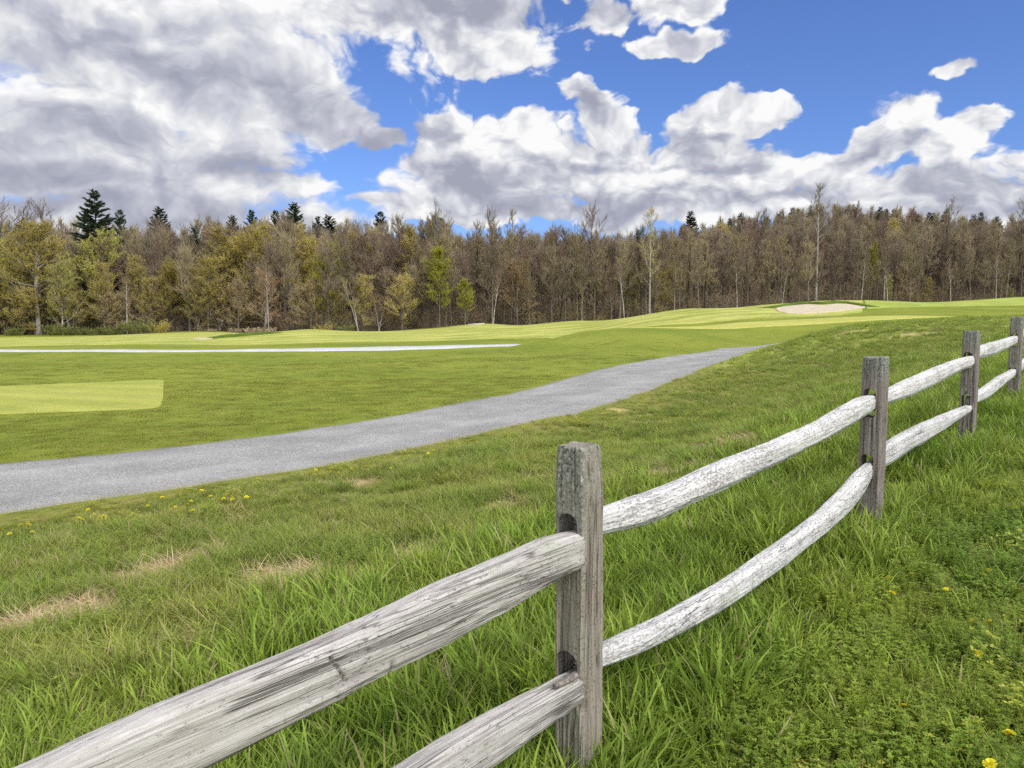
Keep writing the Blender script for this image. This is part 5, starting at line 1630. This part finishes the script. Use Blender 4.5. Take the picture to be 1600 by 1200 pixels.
# (centre x, centre y, half width, half height, tilt in degrees, weight): where clouds stand in the sky
BLOBS = [
    (300, -70, 620, 130, 0, 1.0), (660, 20, 250, 80, 0, 1.0), (780, 62, 90, 45, 0, .9), (160, 90, 300, 100, 0, .8), (380, 110, 150, 70, 0, 1.0), (320, 165, 150, 44, 0, 1.0), (215, 160, 120, 40, 0, .9), (455, 148, 95, 48, 0, 1.0), (530, 186, 70, 34, 0, .95), (592, 214, 45, 22, 0, .9),
    (110, 220, 320, 90, 0, 1.0), (330, 225, 90, 50, 0, .95), (230, 290, 260, 70, 0, 1.0), (470, 290, 80, 24, 0, .9), (150, 335, 420, 40, 0, 1.0),
    (930, 20, 70, 34, 0, .8), (1040, 5, 95, 34, 0, .85), (1040, 70, 80, 20, 0, .95),
    (888, 148, 34, 30, 0, 1.0), (915, 175, 46, 34, 0, 1.0), (940, 205, 60, 36, 0, 1.0), (700, 208, 80, 32, 0, 1.0), (790, 207, 115, 42, 0, 1.0), (690, 254, 105, 46, 0, 1.0), (860, 240, 150, 56, 0, 1.0), (985, 235, 70, 42, 0, 1.0), (920, 285, 260, 46, 0, 1.0), (720, 300, 140, 40, 0, 1.0),
    (1120, 190, 74, 34, 0, 1.0), (1180, 178, 56, 24, 0, .95), (1095, 232, 84, 42, 0, 1.0), (1170, 258, 130, 42, 0, 1.0), (1030, 285, 280, 52, 0, 1.0), (1285, 270, 100, 40, 0, 1.0), (770, 300, 160, 40, 0, .95),
    (1412, 172, 44, 40, 0, 1.0), (1400, 222, 68, 48, 0, 1.0), (1524, 182, 36, 34, 0, .95), (1500, 222, 40, 24, 0, .9), (1440, 300, 130, 36, 0, 1.0), (1580, 310, 110, 34, 0, 1.0), (1760, 270, 160, 70, 0, .9), (1250, 325, 420, 30, 0, 1.0), (800, 330, 240, 28, 0, 1.0), (1620, 338, 300, 26, 0, 1.0), (610, 325, 90, 18, 0, .8),
    (1480, 105, 38, 13, -10, .85), (1550, 285, 36, 14, 0, .7),
]


def ang_blob(az, el, raz, rel):
    """A cloud given by heading, height and half sizes in degrees."""
    return ('ang', R(az), R(el), R(raz), R(rel))


# unseen clouds added overhead and behind the camera to make the fill light neutral
BLOBS += [ang_blob(-20, 58, 130, 22), ang_blob(110, 62, 60, 26), ang_blob(-75, 22, 32, 18), ang_blob(85, 22, 30, 14), ang_blob(150, 28, 60, 24), ang_blob(-150, 26, 55, 26), ang_blob(0, 86, 360, 18)]
# where the undersides read grey
GREYS = [(470, 160, 230, 54, 0, .9), (565, 208, 110, 34, 0, .9), (300, 120, 300, 56, 0, .75), (100, 205, 260, 44, 0, .9), (330, 258, 230, 44, 0, .95), (60, 270, 260, 36, 0, .8), (150, 330, 520, 36, 0, .9), (720, 10, 240, 50, 0, .75), (150, 30, 300, 50, 0, .6), (905, 160, 34, 36, 0, .8), (1000, 318, 520, 38, 0, 1.0), (760, 280, 170, 40, 0, .9), (1366, 215, 30, 40, 0, .9), (1180, 262, 70, 18, 0, .6), (900, 255, 110, 20, 0, .55), (1300, 312, 160, 26, 0, .8), (1460, 335, 320, 24, 0, .75), (1135, 208, 46, 16, 0, .5), (1060, 260, 60, 16, 0, .4)]


def blob_field(t, vec, lst, soft=.30):
    """Smallest scaled distance to any of the ellipses (0 at a centre, 1 at a rim)."""
    acc = None
    for b in lst:
        if b[0] == 'ang':
            a, e, sx_, sy_ = b[1], b[2], 1 / b[3], 1 / b[4]
        else:
            a, e = sky_pt(b[0], b[1])
            sx_, sy_ = FPX / b[2] / b[5], FPX / b[3] / b[5]
        v = t.add('ShaderNodeVectorMath', {0: vec, 1: (sx_, sy_, 0), 2: (-a * sx_, -e * sy_, 0)}, operation='MULTIPLY_ADD').outputs[0]
        l = t.add('ShaderNodeVectorMath', {0: v}, operation='LENGTH').outputs['Value']
        acc = l if acc is None else t.add('ShaderNodeMath', {0: acc, 1: l, 2: soft}, operation='SMOOTH_MIN').outputs[0]
    return acc


d = t.add('ShaderNodeTexCoord').outputs['Generated']
sx = t.add('ShaderNodeSeparateXYZ', {0: d})
az_ = t.math('ARCTAN2', sx.outputs[0], sx.outputs[1])
el_ = t.math('ARCSINE', sx.outputs[2])
P0 = t.add('ShaderNodeCombineXYZ', {0: az_, 1: el_, 2: 0.0}).outputs[0]


def noise2(vec, scale, detail, rough=.55, out_=0):
    return t.add('ShaderNodeTexNoise', {'Vector': vec, 'Scale': scale, 'Detail': detail, 'Roughness': rough}, noise_dimensions='2D').outputs[out_]


def vmul(v, k):
    return t.add('ShaderNodeVectorMath', {0: v, 1: k}, operation='MULTIPLY').outputs[0]


def warp(v, n, k):
    # v + (n - .5) * k
    return t.add('ShaderNodeVectorMath', {0: n, 1: (k, k, 0), 2: t.add('ShaderNodeVectorMath', {0: v, 1: (-.5 * k, -.5 * k, 0)}, operation='ADD').outputs[0]}, operation='MULTIPLY_ADD').outputs[0]


w1 = noise2(vmul(P0, (1, 1.5, 0)), 6.0, 1.0, out_='Color')
Pa = warp(P0, w1, .050)
w2 = noise2(vmul(P0, (1, 1.2, 0)), 26.0, 2.0, out_='Color')
Pw = warp(Pa, w2, .024)
dist = blob_field(t, Pw, BLOBS)
mask = t.maprange(dist, .35, 1.45, 1.0, 0.0)
off = t.add('ShaderNodeVectorMath', {0: Pw, 1: (.011, .020, 0)}, operation='ADD').outputs[0]
nv = vmul(Pw, (1, 1.45, 0)); nv2 = vmul(off, (1, 1.45, 0))
fb = noise2(nv, 9.0, 8.0, .56)
fb2 = noise2(nv2, 9.0, 4.0, .52)
bil = t.add('ShaderNodeTexVoronoi', {'Vector': nv, 'Scale': 30.0, 'Detail': 2.0, 'Roughness': .5}, feature='F1', voronoi_dimensions='2D').outputs['Distance']
puff = t.math('SUBTRACT', .42, bil)
calm = t.maprange(az_, -.30, -.04, .84, 1.12, smooth=True)      # smooth layered cloud to the left, heaped cloud to the right
dens = t.math('ADD', t.math('ADD', mask, t.math('MULTIPLY', t.math('MULTIPLY', t.math('SUBTRACT', fb, .5), 1.5), calm)), t.math('MULTIPLY', t.math('MULTIPLY', puff, .22), calm))
cover = t.maprange(dens, t.math('MULTIPLY_ADD', calm, .12, .19), t.math('MULTIPLY_ADD', calm, -.28, .88), 0, 1, smooth=True)
gdist = blob_field(t, Pa, GREYS, .25)
grey = t.maprange(gdist, .25, 1.2, 1.0, 0.0, smooth=True)
emb = t.math('MULTIPLY', t.math('SUBTRACT', fb, fb2), 1.9)
thick = t.maprange(dens, .5, 1.5, 0.0, 1.0)
lit = t.math('ADD', t.math('MULTIPLY_ADD', emb, calm, .93), t.math('SUBTRACT', t.math('MULTIPLY', t.math('MULTIPLY', puff, .36), t.math('MULTIPLY', calm, calm)), t.math('ADD', t.math('MULTIPLY', grey, .42), t.math('MULTIPLY', thick, .14))))
ccol = t.ramp(lit, [(.06, (.36, .38, .47)), (.30, (.45, .47, .555)), (.52, (.59, .61, .68)), (.74, (.78, .79, .825)), (.95, (.97, .97, .97))])
sky = t.add('ShaderNodeTexSky', sky_type='NISHITA')
sky.sun_disc = False
sky.sun_elevation = SUN_EL
sky.sun_rotation = SUN_AZ
sky.altitude = 200
sky.air_density = 1.0; sky.dust_density = .6; sky.ozone_density = 2.0
BG = .14
EXPO = .25
blue = t.mix(1.0, sky.outputs[0], (.47, .60, .93), 'MULTIPLY')
# unseen cloud near the sun brightened to add soft fill, as forward scatter would
sunv = (math.sin(SUN_AZ) * math.cos(SUN_EL), math.cos(SUN_AZ) * math.cos(SUN_EL), math.sin(SUN_EL))
cosun = t.add('ShaderNodeVectorMath', {0: d, 1: sunv}, operation='DOT_PRODUCT').outputs['Value']
glow = t.maprange(cosun, .15, 1.0, 0.0, 1.0)
gl3 = t.add('ShaderNodeCombineXYZ', {0: t.math('MULTIPLY_ADD', glow, 1.5, 1.0), 1: t.math('MULTIPLY_ADD', glow, 1.45, 1.0), 2: t.math('MULTIPLY_ADD', glow, 1.33, 1.0)}).outputs[0]
cl = t.mix(1.0, t.mix(1.0, ccol, (1 / BG / 2 ** EXPO,) * 3, 'MULTIPLY'), gl3, 'MULTIPLY')
above = t.maprange(el_, -.02, .02)
col = t.mix(t.math('MULTIPLY', cover, above), blue, cl)
bg = t.add('ShaderNodeBackground', {'Color': col, 'Strength': BG})
t.l.new(bg.outputs[0], wout.inputs[0])
world.cycles.sampling_method = 'NONE'

sl = bpy.data.lights.new('sun', 'SUN')
sl.energy = 1.9
sl.angle = R(12)
sl.color = (1.0, .955, .89)
so = bpy.data.objects.new('sun', sl); COL.objects.link(so)
so.location = (20, -10, 40)
sd = Vector((math.sin(SUN_AZ) * math.cos(SUN_EL), math.cos(SUN_AZ) * math.cos(SUN_EL), math.sin(SUN_EL)))
so.rotation_euler = sd.to_track_quat('Z', 'Y').to_euler()

cam = bpy.data.cameras.new('camera')
cam.sensor_width = 36; cam.lens = 36 * FPX / 1600
cam.clip_start = .05; cam.clip_end = 9000
co_ = bpy.data.objects.new('camera', cam); COL.objects.link(co_)
co_.location = (0, 0, EYE)
co_.rotation_euler = (math.pi / 2 - PITCH, 0, 0)
scene.camera = co_
scene.view_settings.view_transform = 'Standard'
scene.view_settings.look = 'None'
scene.view_settings.exposure = EXPO
scene.view_settings.gamma = 1.0
scene.render.engine = 'CYCLES'
scene.cycles.max_bounces = 4
scene.cycles.diffuse_bounces = 2
scene.cycles.glossy_bounces = 2
scene.cycles.transmission_bounces = 4
scene.cycles.transparent_max_bounces = 4
scene.cycles.caustics_reflective = False
scene.cycles.caustics_refractive = False
scene.cycles.use_denoising = False
scene.cycles.use_adaptive_sampling = True
scene.cycles.adaptive_threshold = .02
